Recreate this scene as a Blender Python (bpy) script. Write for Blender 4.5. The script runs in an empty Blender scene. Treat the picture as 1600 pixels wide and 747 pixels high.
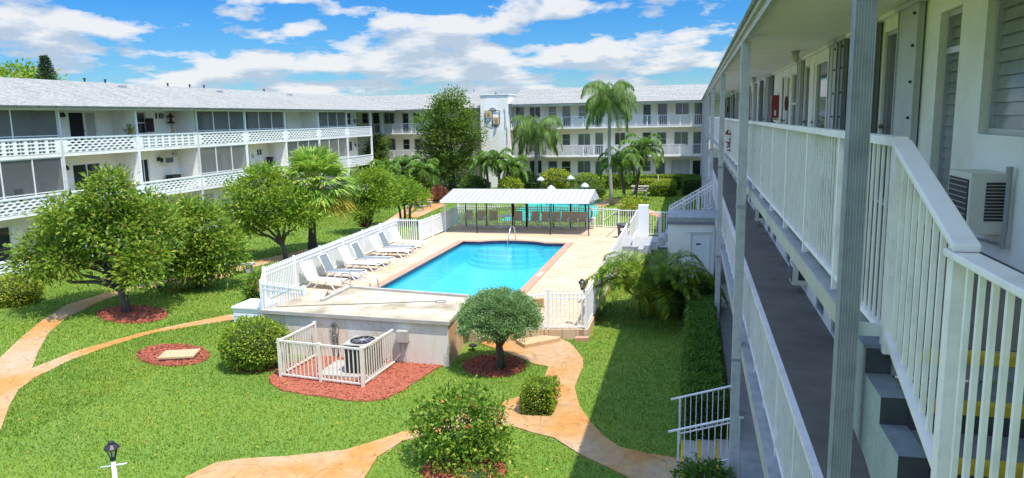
import bpy, bmesh, math, random
import numpy as np
from mathutils import Vector
random.seed(7); rng = np.random.default_rng(7)
SC = bpy.context.scene; COL = SC.collection
PI = math.pi; R = math.radians

# ------------------------------------------------------------------ materials
MATS = {}
def nmat(name):
    m = bpy.data.materials.new(name); m.use_nodes = True
    return m, m.node_tree, m.node_tree.nodes["Principled BSDF"]
def ramp(nt, fac, stops):
    r = nt.nodes.new('ShaderNodeValToRGB'); el = r.color_ramp.elements
    while len(el) < len(stops): el.new(.5)
    for e, (p, c) in zip(el, stops): e.position = p; e.color = (*c, 1)
    nt.links.new(fac, r.inputs[0]); return r.outputs[0]
def pos(nt, scale=(1, 1, 1), rot=(0, 0, 0)):
    g = nt.nodes.new('ShaderNodeNewGeometry'); mp = nt.nodes.new('ShaderNodeMapping')
    mp.inputs['Scale'].default_value = scale; mp.inputs['Rotation'].default_value = rot
    nt.links.new(g.outputs['Position'], mp.inputs['Vector']); return mp.outputs[0]
def noise(nt, vec, scale, detail=5, rough=.6):
    n = nt.nodes.new('ShaderNodeTexNoise'); n.inputs['Scale'].default_value = scale
    n.inputs['Detail'].default_value = detail; n.inputs['Roughness'].default_value = rough
    nt.links.new(vec, n.inputs['Vector']); return n.outputs[0]
def mixc(nt, fac, a, b, mode='MIX'):
    n = nt.nodes.new('ShaderNodeMix'); n.data_type = 'RGBA'; n.blend_type = mode
    for s, v in ((n.inputs['Factor'], fac), (n.inputs['A'], a), (n.inputs['B'], b)):
        if isinstance(v, (int, float)): s.default_value = v
        elif isinstance(v, tuple): s.default_value = (*v, 1)
        else: nt.links.new(v, s)
    return n.outputs['Result']
def bump(nt, h, bsdf, st=.3, dist=.02):
    b = nt.nodes.new('ShaderNodeBump'); b.inputs['Strength'].default_value = st; b.inputs['Distance'].default_value = dist
    nt.links.new(h, b.inputs['Height']); nt.links.new(b.outputs[0], bsdf.inputs['Normal'])
def mat(name, col, col2=None, scale=3., rough=.6, bmp=0, bscale=40, sc=(1, 1, 1), lo=.35, hi=.65, metal=0, spec=.5):
    m, nt, b = nmat(name)
    b.inputs['Roughness'].default_value = rough; b.inputs['Metallic'].default_value = metal
    b.inputs['Specular IOR Level'].default_value = spec
    v = pos(nt, sc)
    if col2: nt.links.new(ramp(nt, noise(nt, v, scale, 7, .65), [(lo, col), (hi, col2)]), b.inputs['Base Color'])
    else: b.inputs['Base Color'].default_value = (*col, 1)
    if bmp: bump(nt, noise(nt, pos(nt), bscale, 3), b, bmp, .01)
    MATS[name] = m; return m
def leafmat(name, stops, trans=.45, rough=.5, patch=None):
    m, nt, b = nmat(name)
    g = nt.nodes.new('ShaderNodeNewGeometry')
    stops = [(p, tuple(min(.8, 1.2 * x) for x in c_)) for p, c_ in stops]
    c = ramp(nt, g.outputs['Random Per Island'], stops)
    if patch:
        f = ramp(nt, noise(nt, pos(nt), patch[0], 3), [(.45, (0, 0, 0)), (.62, (1, 1, 1))])
        c = mixc(nt, f, c, mixc(nt, .6, c, patch[1]))
    nt.links.new(c, b.inputs['Base Color']); b.inputs['Roughness'].default_value = rough
    b.inputs['Specular IOR Level'].default_value = .35
    t = nt.nodes.new('ShaderNodeBsdfTranslucent'); nt.links.new(mixc(nt, .5, c, (.25, .4, .03), 'MIX'), t.inputs[0])
    mx = nt.nodes.new('ShaderNodeMixShader'); mx.inputs[0].default_value = trans
    nt.links.new(b.outputs[0], mx.inputs[1]); nt.links.new(t.outputs[0], mx.inputs[2])
    nt.links.new(mx.outputs[0], nt.nodes['Material Output'].inputs[0])
    MATS[name] = m; return m

mat('stucco', (.88, .855, .825), (.76, .71, .64), 1.1, .85, .25, 60)
mat('stucco_cream', (.88, .84, .72), (.82, .77, .64), .8, .85, .25, 60)
mat('white_paint', (.82, .83, .83), (.74, .76, .77), 2., .45)
mat('rail_paint', (.89, .81, .82), (.62, .57, .57), 5., .42, .15, 60, lo=.48, hi=.82)
mat('lattice_paint', (.84, .84, .82), (.76, .76, .72), 1.5, .7)
mat('post_paint', (.36, .36, .40), (.24, .245, .28), 7., .5, .2, 50, lo=.42, hi=.75)
mat('column_paint', (.63, .61, .62), (.42, .41, .41), 6., .5, .2, 50, lo=.45, hi=.8)
mat('soffit', (.87, .83, .80), (.81, .77, .73), 1.2, .7)
mat('fascia', (.50, .47, .43), (.40, .37, .33), 3., .6)
mat('deck_grey', (.15, .13, .115), (.21, .185, .165), 1.6, .75, .2, 30)
mat('ledge_grey', (.25, .26, .275), (.38, .375, .37), 4., .7, .3, 40)
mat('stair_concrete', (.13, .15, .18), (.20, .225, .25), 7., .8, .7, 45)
mat('stair_riser', (.035, .038, .042), (.055, .058, .062), 7., .8)  # darker shading of the camera-facing step fronts, put into the colour
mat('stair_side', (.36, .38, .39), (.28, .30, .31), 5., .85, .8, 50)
mat('yellow_paint', (.62, .43, .03), (.45, .31, .03), 9., .6)
mat('grey_shutter', (.46, .48, .48), (.40, .42, .42), 3., .5)
mat('dark_shutter', (.20, .22, .24), (.15, .17, .18), 3., .5)
mat('frame_alu', (.55, .57, .58), None, 1, .35, metal=.6)
mat('frame_white', (.78, .78, .75), None, 1, .45)
mat('glass_dark', (.018, .022, .026), (.045, .05, .055), .8, .06)
mat('glass_blue', (.07, .09, .10), (.13, .155, .16), .6, .05, spec=.8)
mat('louvre_glass', (.16, .18, .175), (.26, .28, .265), 1.2, .16)
mat('dark_room', (.012, .012, .014), None, 1, .9)  # flat near-black painted in for the shade inside openings, no interior behind
mat('curtain', (.52, .49, .42), (.36, .34, .29), 1., .9, sc=(1, 14, .2))
mat('curtain_pale', (.62, .60, .52), (.50, .48, .42), 1., .9, sc=(1, 9, .2))
mat('ac_white', (.72, .70, .63), (.66, .63, .55), 5., .5)
mat('black_metal', (.016, .016, .017), None, 1, .45)
mat('dark_slats', (.03, .03, .032), None, 1, .6)
mat('red_box', (.30, .03, .035), (.24, .025, .03), 6., .5)
mat('tan_panel', (.62, .47, .24), (.55, .40, .2), 4., .7)
mat('brown_panel', (.33, .2, .08), None, 4., .7)
mat('grey_metal', (.32, .33, .34), None, 1, .4)
mat('steel', (.62, .63, .64), None, 1, .22, metal=1)
mat('sling_white', (.78, .78, .76), (.70, .70, .68), 8., .8)
mat('sling_grey', (.20, .23, .24), (.16, .19, .2), 8., .8)
mat('sling_beige', (.66, .55, .42), (.56, .46, .35), 8., .8)
mat('bin_grey', (.055, .06, .066), None, 1, .5)
mat('concrete', (.44, .41, .36), (.33, .31, .27), 2.5, .9, .4, 50)
mat('sand_slab', (.52, .36, .2), (.43, .29, .16), 5., .9, .4, 50)
mat('copper', (.33, .17, .09), None, 1, .5)
mat('cream_fence', (.74, .70, .60), (.66, .61, .50), 3., .5)
mat('roof_white', (.50, .51, .515), (.40, .41, .42), 2., .4)
mat('bark', (.14, .11, .085), (.07, .055, .04), 9., .95, .8, 30, sc=(1, 1, .3))
mat('bark_dark', (.12, .10, .08), (.06, .05, .04), 9., .95, .8, 30, sc=(1, 1, .3))
mat('palm_bark', (.36, .33, .28), (.24, .21, .17), 5., .95, .6, 30, sc=(.5, .5, 6))
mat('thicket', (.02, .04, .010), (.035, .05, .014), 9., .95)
mat('lamp_glass', (.55, .5, .42), None, 1, .25)
mat('cable', (.10, .09, .07), None, 1, .7)
mat('tile_navy', (.012, .016, .06), (.03, .035, .11), 14., .25)
mat('coping_brick', (.40, .21, .135), (.50, .29, .2), 7., .8, .3, 40)
mat('pool_plaster', (.74, .88, .92), (.66, .82, .88), .7, .7)
mat('court_paint', (.015, .36, .27), (.02, .30, .235), .8, .7)
mat('terracotta', (.42, .14, .08), None, 1, .8)
mat('cloth_dark', (.05, .016, .02), None, 1, .95)
mat('screen_frame', (.72, .74, .74), None, 1, .4)

def screen_mat(name, col, alpha):
    m, nt, b = nmat(name); b.inputs['Base Color'].default_value = (*col, 1); b.inputs['Roughness'].default_value = .8
    t = nt.nodes.new('ShaderNodeBsdfTransparent'); mx = nt.nodes.new('ShaderNodeMixShader'); mx.inputs[0].default_value = alpha
    nt.links.new(t.outputs[0], mx.inputs[1]); nt.links.new(b.outputs[0], mx.inputs[2])
    nt.links.new(mx.outputs[0], nt.nodes['Material Output'].inputs[0]); MATS[name] = m
screen_mat('screen_mesh', (.085, .095, .10), .62)
screen_mat('screen_pale', (.16, .17, .16), .5)

def shingle():
    m, nt, b = nmat('shingles'); b.inputs['Roughness'].default_value = .9
    v = pos(nt)
    n1 = ramp(nt, noise(nt, v, 6, 6, .75), [(.36, (.17, .17, .155)), (.5, (.285, .282, .26)), (.64, (.40, .396, .36))])
    n2 = ramp(nt, noise(nt, pos(nt, (.25, 2.2, 2.2)), 1.2, 4), [(.35, (.80, .80, .80)), (.65, (1, 1, 1))])
    nt.links.new(mixc(nt, 1., n1, n2, 'MULTIPLY'), b.inputs['Base Color'])
    w = nt.nodes.new('ShaderNodeTexWave'); w.wave_type = 'BANDS'; w.bands_direction = 'Z'; w.wave_profile = 'SAW'
    w.inputs['Scale'].default_value = 3.4; w.inputs['Distortion'].default_value = 1.2; w.inputs['Detail Scale'].default_value = 3
    nt.links.new(v, w.inputs['Vector']); bump(nt, w.outputs['Fac'], b, .8, .05); MATS['shingles'] = m
shingle()
def pavers():
    m, nt, b = nmat('pavers'); b.inputs['Roughness'].default_value = .85
    br = nt.nodes.new('ShaderNodeTexBrick'); br.inputs['Scale'].default_value = 1
    br.inputs['Brick Width'].default_value = .42; br.inputs['Row Height'].default_value = .21; br.inputs['Mortar Size'].default_value = .013
    br.inputs['Color1'].default_value = (.68, .50, .335, 1); br.inputs['Color2'].default_value = (.52, .38, .265, 1); br.inputs['Mortar'].default_value = (.33, .225, .14, 1)
    br.inputs['Bias'].default_value = -.1
    v = pos(nt); nt.links.new(v, br.inputs['Vector'])
    st = ramp(nt, noise(nt, v, .6, 7, .7), [(.3, (.82, .76, .70)), (.55, (1, 1, 1)), (.75, (1.04, 1.0, .96))])
    nt.links.new(mixc(nt, 1., br.outputs[0], st, 'MULTIPLY'), b.inputs['Base Color']); bump(nt, br.outputs['Fac'], b, -.2, .005)
    MATS['pavers'] = m
pavers()
def stamped():
    m, nt, b = nmat('stamped_concrete'); b.inputs['Roughness'].default_value = .8
    v = pos(nt)
    base = ramp(nt, noise(nt, v, .33, 5, .6), [(.34, (.46, .33, .215)), (.46, (.46, .285, .14)), (.56, (.47, .225, .055)), (.68, (.39, .165, .035))])
    grain = ramp(nt, noise(nt, v, 5, 8, .75), [(.3, (.74, .72, .70)), (.62, (1.04, 1.04, 1.04))])
    c = mixc(nt, 1., base, grain, 'MULTIPLY')
    vo = nt.nodes.new('ShaderNodeTexVoronoi'); vo.feature = 'DISTANCE_TO_EDGE'; vo.inputs['Scale'].default_value = 1.5
    nt.links.new(mixc(nt, .12, v, noise(nt, v, 2), 'ADD'), vo.inputs['Vector'])
    cr = ramp(nt, vo.outputs['Distance'], [(.0, (.62, .54, .46)), (.011, (1, 1, 1))])
    nt.links.new(mixc(nt, 1., c, cr, 'MULTIPLY'), b.inputs['Base Color']); bump(nt, cr, b, .4, .01)
    MATS['stamped_concrete'] = m
stamped()
def mulchm():
    m, nt, b = nmat('red_mulch'); b.inputs['Roughness'].default_value = .95
    c = ramp(nt, noise(nt, pos(nt), 34, 3, .7), [(.3, (.20, .042, .025)), (.5, (.42, .105, .055)), (.68, (.54, .20, .115))])
    nt.links.new(c, b.inputs['Base Color']); bump(nt, noise(nt, pos(nt), 40, 3), b, 1, .04); MATS['red_mulch'] = m
mulchm()
def lawnm():
    m, nt, b = nmat('lawn_soil'); b.inputs['Roughness'].default_value = .95
    a = ramp(nt, noise(nt, pos(nt), 18, 6, .75), [(.3, (.07, .12, .014)), (.55, (.13, .22, .022)), (.75, (.19, .28, .035))])
    p = ramp(nt, noise(nt, pos(nt), .35, 4), [(.35, (.85, .95, .8)), (.65, (1.15, 1.05, .95))])
    nt.links.new(mixc(nt, 1., a, p, 'MULTIPLY'), b.inputs['Base Color']); MATS['lawn_soil'] = m
lawnm()
def grassm():
    m, nt, b = nmat('grass_blades'); b.inputs['Roughness'].default_value = .6; b.inputs['Specular IOR Level'].default_value = .25
    g = nt.nodes.new('ShaderNodeNewGeometry')
    c = ramp(nt, g.outputs['Random Per Island'], [(0, (.16, .265, .02)), (.45, (.225, .345, .028)), (.8, (.33, .43, .045)), (.94, (.44, .47, .09)), (1, (.50, .40, .17))])
    p = ramp(nt, noise(nt, pos(nt), .45, 5, .65), [(.30, (.50, .70, .65)), (.5, (.78, .84, .85)), (.66, (.98, .90, .85)), (.78, (1.2, .98, .95))])
    c = mixc(nt, 1., c, p, 'MULTIPLY'); nt.links.new(c, b.inputs['Base Color'])
    t = nt.nodes.new('ShaderNodeBsdfTranslucent'); nt.links.new(c, t.inputs[0])
    mx = nt.nodes.new('ShaderNodeMixShader'); mx.inputs[0].default_value = .35
    nt.links.new(b.outputs[0], mx.inputs[1]); nt.links.new(t.outputs[0], mx.inputs[2])
    nt.links.new(mx.outputs[0], nt.nodes['Material Output'].inputs[0]); MATS['grass_blades'] = m
grassm()
def stainwall():
    m, nt, b = nmat('stained_wall'); b.inputs['Roughness'].default_value = .9
    base = ramp(nt, noise(nt, pos(nt, (1, 1, .6)), 1.3, 7, .7), [(.3, (.60, .54, .45)), (.6, (.70, .66, .58))])
    st = ramp(nt, noise(nt, pos(nt, (2.3, 2.3, .55)), 1.3, 8, .75), [(.54, (1, 1, 1)), (.66, (.88, .74, .55)), (.82, (.70, .53, .35))])
    rust = ramp(nt, noise(nt, pos(nt, (1.2, 1.2, .5), (0, 0, 0)), .9, 5), [(.52, (1, 1, 1)), (.70, (.95, .76, .50))])
    nt.links.new(mixc(nt, 1., mixc(nt, 1., base, st, 'MULTIPLY'), rust, 'MULTIPLY'), b.inputs['Base Color'])
    bump(nt, noise(nt, pos(nt), 30, 5), b, .3, .01); MATS['stained_wall'] = m
stainwall()
mat('rust_wall', (.52, .27, .11), (.66, .52, .36), 1.4, .9, .3, 30)
def roofdeck():
    m, nt, b = nmat('flat_roof'); b.inputs['Roughness'].default_value = .85
    c = ramp(nt, noise(nt, pos(nt), .8, 7, .65), [(.33, (.26, .21, .14)), (.44, (.38, .32, .22)), (.54, (.44, .40, .31)), (.64, (.47, .45, .39)), (.76, (.36, .37, .34))])
    nt.links.new(c, b.inputs['Base Color']); MATS['flat_roof'] = m
roofdeck()
def waterm():
    m, nt, b = nmat('pool_water')
    t = nt.nodes.new('ShaderNodeBsdfTransparent'); t.inputs[0].default_value = (.30, .90, .98, 1)
    gl = nt.nodes.new('ShaderNodeBsdfGlossy'); gl.inputs['Roughness'].default_value = .03
    d = nt.nodes.new('ShaderNodeBsdfDiffuse'); d.inputs[0].default_value = (.03, .52, .68, 1)
    n = noise(nt, pos(nt, (1, 1, 1)), 2.6, 4, .6)
    bp = nt.nodes.new('ShaderNodeBump'); bp.inputs['Strength'].default_value = .22; bp.inputs['Distance'].default_value = .05
    nt.links.new(n, bp.inputs['Height']); nt.links.new(bp.outputs[0], gl.inputs['Normal'])
    fr = nt.nodes.new('ShaderNodeFresnel'); fr.inputs[0].default_value = 1.33; nt.links.new(bp.outputs[0], fr.inputs['Normal'])
    m1 = nt.nodes.new('ShaderNodeMixShader'); m1.inputs[0].default_value = .42
    nt.links.new(t.outputs[0], m1.inputs[1]); nt.links.new(d.outputs[0], m1.inputs[2])
    m2 = nt.nodes.new('ShaderNodeMixShader'); nt.links.new(fr.outputs[0], m2.inputs[0])
    nt.links.new(m1.outputs[0], m2.inputs[1]); nt.links.new(gl.outputs[0], m2.inputs[2])
    nt.links.new(m2.outputs[0], nt.nodes['Material Output'].inputs[0]); MATS['pool_water'] = m
waterm()

G3 = [(0, (.025, .06, .010)), (.5, (.065, .14, .018)), (.85, (.13, .21, .028)), (1, (.22, .26, .04))]
leafmat('leaf_broad', [(0, (.03, .085, .012)), (.4, (.12, .235, .024)), (.75, (.26, .38, .038)), (.92, (.44, .47, .07)), (.975, (.32, .20, .05)), (1, (.34, .13, .05))], patch=(.9, (.22, .28, .03)))
leafmat('leaf_bright', [(0, (.05, .13, .014)), (.5, (.14, .27, .024)), (.9, (.30, .41, .036)), (1, (.42, .46, .07))], patch=(.9, (.34, .40, .03)))
leafmat('leaf_dark', [(0, (.018, .05, .010)), (.5, (.05, .12, .018)), (.9, (.12, .21, .03)), (1, (.19, .26, .05))], patch=(.7, (.16, .2, .03)))
leafmat('leaf_hedge', [(0, (.06, .12, .012)), (.5, (.16, .27, .022)), (.85, (.34, .42, .035)), (1, (.52, .50, .06))])
leafmat('leaf_hedge_dark', [(0, (.03, .075, .012)), (.5, (.07, .15, .022)), (.9, (.12, .22, .032)), (1, (.18, .26, .05))])
leafmat('leaf_yellow', [(0, (.12, .20, .014)), (.5, (.32, .38, .024)), (1, (.56, .52, .06))])
leafmat('leaf_juniper', [(0, (.08, .16, .06)), (.5, (.18, .31, .12)), (1, (.31, .45, .19))], trans=.3)
leafmat('leaf_bush', [(0, (.04, .10, .014)), (.5, (.12, .24, .025)), (.85, (.26, .38, .04)), (1, (.42, .44, .07))])
leafmat('petal_orange', [(0, (.50, .12, .04)), (.5, (.58, .28, .12)), (1, (.55, .08, .05))], trans=.2)
leafmat('palm_leaf', [(0, (.03, .085, .015)), (.5, (.085, .195, .028)), (.9, (.18, .31, .045)), (1, (.32, .38, .09))])
leafmat('queen_leaf', [(0, (.04, .09, .018)), (.5, (.11, .21, .04)), (.9, (.21, .31, .08)), (1, (.34, .36, .12))])
leafmat('sabal_leaf', [(0, (.11, .22, .035)), (.5, (.28, .44, .075)), (.85, (.46, .57, .12)), (1, (.60, .55, .15))])
leafmat('sabal_dry', [(0, (.40, .32, .04)), (.6, (.56, .42, .06)), (1, (.50, .26, .06))])
leafmat('areca_leaf', [(0, (.04, .11, .014)), (.5, (.13, .25, .022)), (.85, (.30, .40, .035)), (1, (.58, .44, .05))])
leafmat('leaf_red', [(0, (.07, .02, .02)), (.6, (.20, .035, .03)), (1, (.32, .10, .06))], trans=.2)
leafmat('pine_leaf', [(0, (.02, .04, .025)), (1, (.06, .10, .06))], trans=.1)

# ------------------------------------------------------------------ scene helpers
WL = {}
class MB:
    def __init__(s): s.v = []; s.f = []; s.m = []
    def add(s, vs, fs, mi=0):
        o = len(s.v); s.v += [tuple(v) for v in vs]; s.f += [tuple(i + o for i in f) for f in fs]; s.m += [mi] * len(fs); return s
    def box(s, x0, x1, y0, y1, z0, z1, mi=0):
        if x0 > x1: x0, x1 = x1, x0
        if y0 > y1: y0, y1 = y1, y0
        if z0 > z1: z0, z1 = z1, z0
        return s.add([(x0, y0, z0), (x1, y0, z0), (x1, y1, z0), (x0, y1, z0), (x0, y0, z1), (x1, y0, z1), (x1, y1, z1), (x0, y1, z1)],
              [(3, 2, 1, 0), (4, 5, 6, 7), (0, 1, 5, 4), (1, 2, 6, 5), (2, 3, 7, 6), (3, 0, 4, 7)], mi)
    def bar(s, p, q, w, h=None, mi=0, up=(0, 0, 1)):
        h = w if h is None else h; p = Vector(p); q = Vector(q); d = (q - p).normalized(); u = Vector(up)
        if abs(d.dot(u)) > .98: u = Vector((0, 1, 0))
        a = d.cross(u).normalized() * w / 2; b = a.cross(d).normalized() * h / 2
        return s.add([p - a - b, p + a - b, p + a + b, p - a + b, q - a - b, q + a - b, q + a + b, q - a + b],
              [(3, 2, 1, 0), (4, 5, 6, 7), (0, 1, 5, 4), (1, 2, 6, 5), (2, 3, 7, 6), (3, 0, 4, 7)], mi)
    def tube(s, pts, r, n=8, mi=0):
        pts = [Vector(p) for p in pts]; k = len(pts); rs = r if isinstance(r, (list, tuple)) else [r] * k; vs = []; fs = []; u = None
        for i, p in enumerate(pts):
            d = (pts[min(i + 1, k - 1)] - pts[max(i - 1, 0)]).normalized()
            if u is None: u = d.orthogonal().normalized()
            u = (u - d * u.dot(d)).normalized(); w = d.cross(u)
            vs += [p + (u * math.cos(2 * PI * j / n) + w * math.sin(2 * PI * j / n)) * rs[i] for j in range(n)]
        for i in range(k - 1):
            fs += [(i * n + j, i * n + (j + 1) % n, (i + 1) * n + (j + 1) % n, (i + 1) * n + j) for j in range(n)]
        fs += [tuple(range(n))[::-1], tuple(range((k - 1) * n, k * n))]
        return s.add(vs, fs, mi)
    def prism(s, poly, z0, z1, mi=0):
        n = len(poly); a = sum(poly[i][0] * poly[(i + 1) % n][1] - poly[(i + 1) % n][0] * poly[i][1] for i in range(n))
        if a < 0: poly = poly[::-1]
        vs = [(x, y, z0) for x, y in poly] + [(x, y, z1) for x, y in poly]
        return s.add(vs, [tuple(range(n))[::-1], tuple(range(n, 2 * n))] + [(i, (i + 1) % n, n + (i + 1) % n, n + i) for i in range(n)], mi)
    def lathe(s, prof, c, n=16, mi=0):
        k = len(prof); vs = [(c[0] + r * math.cos(2 * PI * j / n), c[1] + r * math.sin(2 * PI * j / n), c[2] + z) for r, z in prof for j in range(n)]
        fs = [(i * n + j, i * n + (j + 1) % n, (i + 1) * n + (j + 1) % n, (i + 1) * n + j) for i in range(k - 1) for j in range(n)]
        return s.add(vs, fs + [tuple(range(n))[::-1], tuple(range((k - 1) * n, k * n))], mi)
    def build(s, name, mats, parent=None, smooth=False, bev=0):
        me = bpy.data.meshes.new(name); o = bpy.data.objects.new(name, me); COL.objects.link(o)
        w = WL.get(parent.name, (0, 0, 0)) if parent else (0, 0, 0)
        me.from_pydata([(x - w[0], y - w[1], z - w[2]) for x, y, z in s.v], [], s.f)
        for m in (mats if isinstance(mats, (list, tuple)) else [mats]): me.materials.append(MATS[m])
        me.polygons.foreach_set('material_index', s.m)
        if smooth: me.polygons.foreach_set('use_smooth', [True] * len(s.f))
        me.update()
        if parent: o.parent = parent
        WL[o.name] = w
        if bev:
            b = o.modifiers.new('edge', 'BEVEL'); b.width = bev; b.segments = 2; b.limit_method = 'ANGLE'
        return o
def tag(o, label, cat, group=None, kind=None):
    if label: o['label'] = label
    if cat: o['category'] = cat
    if group: o['group'] = group
    if kind: o['kind'] = kind
    return o
def thing(name, label, cat, loc=(0, 0, 0), group=None):
    o = bpy.data.objects.new(name, None); COL.objects.link(o); o.location = loc; o.empty_display_size = .2
    WL[o.name] = tuple(loc); return tag(o, label, cat, group)
def copy_tree(o, parent=None):
    c = o.copy(); COL.objects.link(c)
    if parent: c.parent = parent
    WL[c.name] = WL.get(o.name, (0, 0, 0))
    for ch in [x for x in bpy.data.objects if x.parent == o]: copy_tree(ch, c)
    return c
def structure(mb, name, m, kind='structure'):
    o = mb.build(name, m); o['kind'] = kind; return o
def npmesh(name, V, F, m, parent=None):
    """V (n,3) array, F (k,q) index array"""
    me = bpy.data.meshes.new(name); w = np.array(WL.get(parent.name, (0, 0, 0)) if parent else (0, 0, 0)); V = (V - w).astype(np.float32)
    k, q = F.shape; me.vertices.add(len(V)); me.vertices.foreach_set('co', V.ravel())
    me.loops.add(k * q); me.loops.foreach_set('vertex_index', F.ravel().astype(np.int32))
    me.polygons.add(k); me.polygons.foreach_set('loop_start', np.arange(0, k * q, q, dtype=np.int32))
    me.materials.append(MATS[m]); me.update(calc_edges=True)
    o = bpy.data.objects.new(name, me); COL.objects.link(o)
    if parent: o.parent = parent
    WL[o.name] = tuple(w); return o

class Face:
    """a building face: u runs along it, n points out of it"""
    def __init__(s, o, u, n): s.o = Vector(o); s.u = Vector(u); s.n = Vector(n)
    def p(s, u, z, n=0): v = s.o + s.u * u + s.n * n; return (v.x, v.y, z)
    def box(s, mb, u0, u1, z0, z1, n0, n1, mi=0):
        a = s.p(u0, z0, n0); b = s.p(u1, z1, n1); return mb.box(a[0], b[0], a[1], b[1], a[2], b[2], mi)
    def wall(s, mb, u0, u1, z0, z1, ops, depth=.14, mi=0):
        us = sorted({u0, u1, *[x for o in ops for x in o[:2] if u0 < x < u1]}); zs = sorted({z0, z1, *[x for o in ops for x in o[2:4] if z0 < x < z1]})
        for a, b in zip(us, us[1:]):
            for c, d in zip(zs, zs[1:]):
                um, zm = (a + b) / 2, (c + d) / 2
                if any(o[0] < um < o[1] and o[2] < zm < o[3] for o in ops): continue
                mb.add([s.p(a, c), s.p(b, c), s.p(b, d), s.p(a, d)], [(0, 1, 2, 3)], mi)
        for o in ops:
            a, b, c, d = o[:4]
            for q in (((a, c), (a, d)), ((b, c), (b, d)), ((a, c), (b, c)), ((a, d), (b, d))):
                (u, z), (u2, z2) = q
                mb.add([s.p(u, z), s.p(u2, z2), s.p(u2, z2, -depth), s.p(u, z, -depth)], [(0, 1, 2, 3)], mi)
    def opening(s, parent, o, kind, fm='frame_alu', pm='glass_dark', n=-.07, fw=.05, extra=None):
        a, b, c, d = o[:4]; f = MB(); name = 'door' if kind in ('door', 'slide', 'jdoor', 'wdoor') else 'window'
        t = fw; n1 = n + .045
        s.box(f, a, a + t, c, d, n - .03, n1); s.box(f, b - t, b, c, d, n - .03, n1)
        s.box(f, a + t, b - t, d - t, d, n - .03, n1); s.box(f, a + t, b - t, c, c + t, n - .03, n1)
        m = (a + b) / 2; h = (c + d) / 2
        if kind in ('double', 'slide', 'blind'): s.box(f, m - t / 2, m + t / 2, c + t, d - t, n - .03, n1)
        if kind == 'sash': s.box(f, a + t, b - t, h - t / 2, h + t / 2, n - .03, n1)
        if kind == 'jdoor': s.box(f, a + t, b - t, d - .42, d - .36, n - .03, n1)
        if kind == 'wdoor':
            s.box(f, a + t, b - t, c + t, c + .30, n - .028, n1 - .005); s.box(f, a + t, a + .2, c + .3, d - t, n - .028, n1 - .005)
            s.box(f, b - .2, b - t, c + .3, d - t, n - .028, n1 - .005)
        if kind == 'jal': s.box(f, m - .03, m + .03, c + t, d - t, n - .03, n1)
        w = f.build(name, fm, parent)
        g = MB()
        if kind in ('jal', 'jdoor'):
            k = int((d - c - 2 * t) / .105); dz = (d - c - 2 * t) / k
            for i in range(k):
                z = c + t + i * dz
                for (ua, ub) in (((a + t, m - .03), (m + .03, b - t)) if kind == 'jal' else ((a + t, b - t),)):
                    g.add([s.p(ua, z, n + .012), s.p(ub, z, n + .012), s.p(ub, z + dz * 1.06, n - .008), s.p(ua, z + dz * 1.06, n - .008)], [(0, 1, 2, 3)])
        else: s.box(g, a + t, b - t, c + t, d - t, n - .02, n - .005)
        g.build('pane', pm, w)
        if kind in ('door', 'wdoor'):
            k = MB(); k.tube([s.p(b - t * 1.6, c + 1.0, n1), s.p(b - t * 1.6, c + 1.0, n1 + .05)], .03, 8); k.build('handle', 'steel', w)
        return w
def railing(parent, p, q, z, h, gap=.115, m='rail_paint', posts=2, bal=.02, rail=.05, zq=None, bottom=.09):
    """one bay of railing: balusters, posts and two rails as sub-parts"""
    p = Vector((*p, z)); q = Vector((*q, z if zq is None else zq)); L = (q - p).length; n = max(2, int(L / gap)); b = MB()
    Z = Vector((0, 0, 1))
    for i in range(1, n):
        a = p.lerp(q, i / n); b.bar(a + Z * (bottom + .015), a + Z * (h - .025), bal)
    o = b.build('railing', m, parent)
    t = MB(); t.bar(p + Z * (h - .012), q + Z * (h - .012), rail * 1.35, .045); t.build('handrail', m, o)
    t = MB(); t.bar(p + Z * bottom, q + Z * bottom, rail * .7, .03); t.build('bottom_rail', m, o)
    for i in range(posts):
        a = p.lerp(q, i / max(1, posts)); k = MB(); k.bar(a, a + Z * (h - .036), rail * 1.0); k.build('post', m, o)
    return o
PATH_A = [ (-18.77,15.08), (-19.82,16.59), (-20.88,18.21), (-22.11,20.20), (-23.09,22.29), (-23.13,24.27), (-22.23,26.94), (-21.04,29.04), (-21.18,30.85), (-20.34,33.18), (-19.77,35.53), (-19.34,38.60), (-19.76,42.04), (-20.11,45.77), (-21.65,53.17), (-23.09,58.96), (-22.51,58.99), (-20.82,53.23), (-19.42,46.79), (-19.03,42.66), (-18.83,39.84), (-18.52,36.93), (-19.27,34.62), (-19.60,32.06), (-20.12,29.47), (-20.02,27.67), (-19.93,26.65), (-21.69,26.26), (-22.41,25.06), (-22.28,23.53), (-21.97,22.18), (-21.53,20.72), (-20.53,18.98), (-19.19,17.32), (-17.99,15.96), (-17.16,15.18), (-16.87,14.52), (-16.19,13.64), (-14.91,12.23), (-13.76,10.79) ]
PATH_B = [ (-17.98,15.91), (-18.02,17.53), (-17.44,19.53), (-16.86,20.61), (-15.86,22.11), (-15.34,22.02), (-14.99,21.50), (-15.40,21.43), (-16.22,20.57), (-17.01,19.60), (-17.33,18.30), (-17.47,16.79), (-17.21,15.22) ]
PATH_C = [ (-9.36,10.54), (-9.35,11.24), (-9.15,11.90), (-8.71,12.16), (-7.87,12.44), (-6.84,12.94), (-6.28,13.62), (-5.91,14.15), (-5.33,15.05), (-4.34,16.02), (-3.92,16.55), (-3.54,15.78), (-3.09,15.05), (-3.76,14.75), (-4.57,14.55), (-5.20,14.23), (-5.83,13.58), (-6.06,12.78), (-5.94,11.93), (-5.77,11.29) ]
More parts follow.
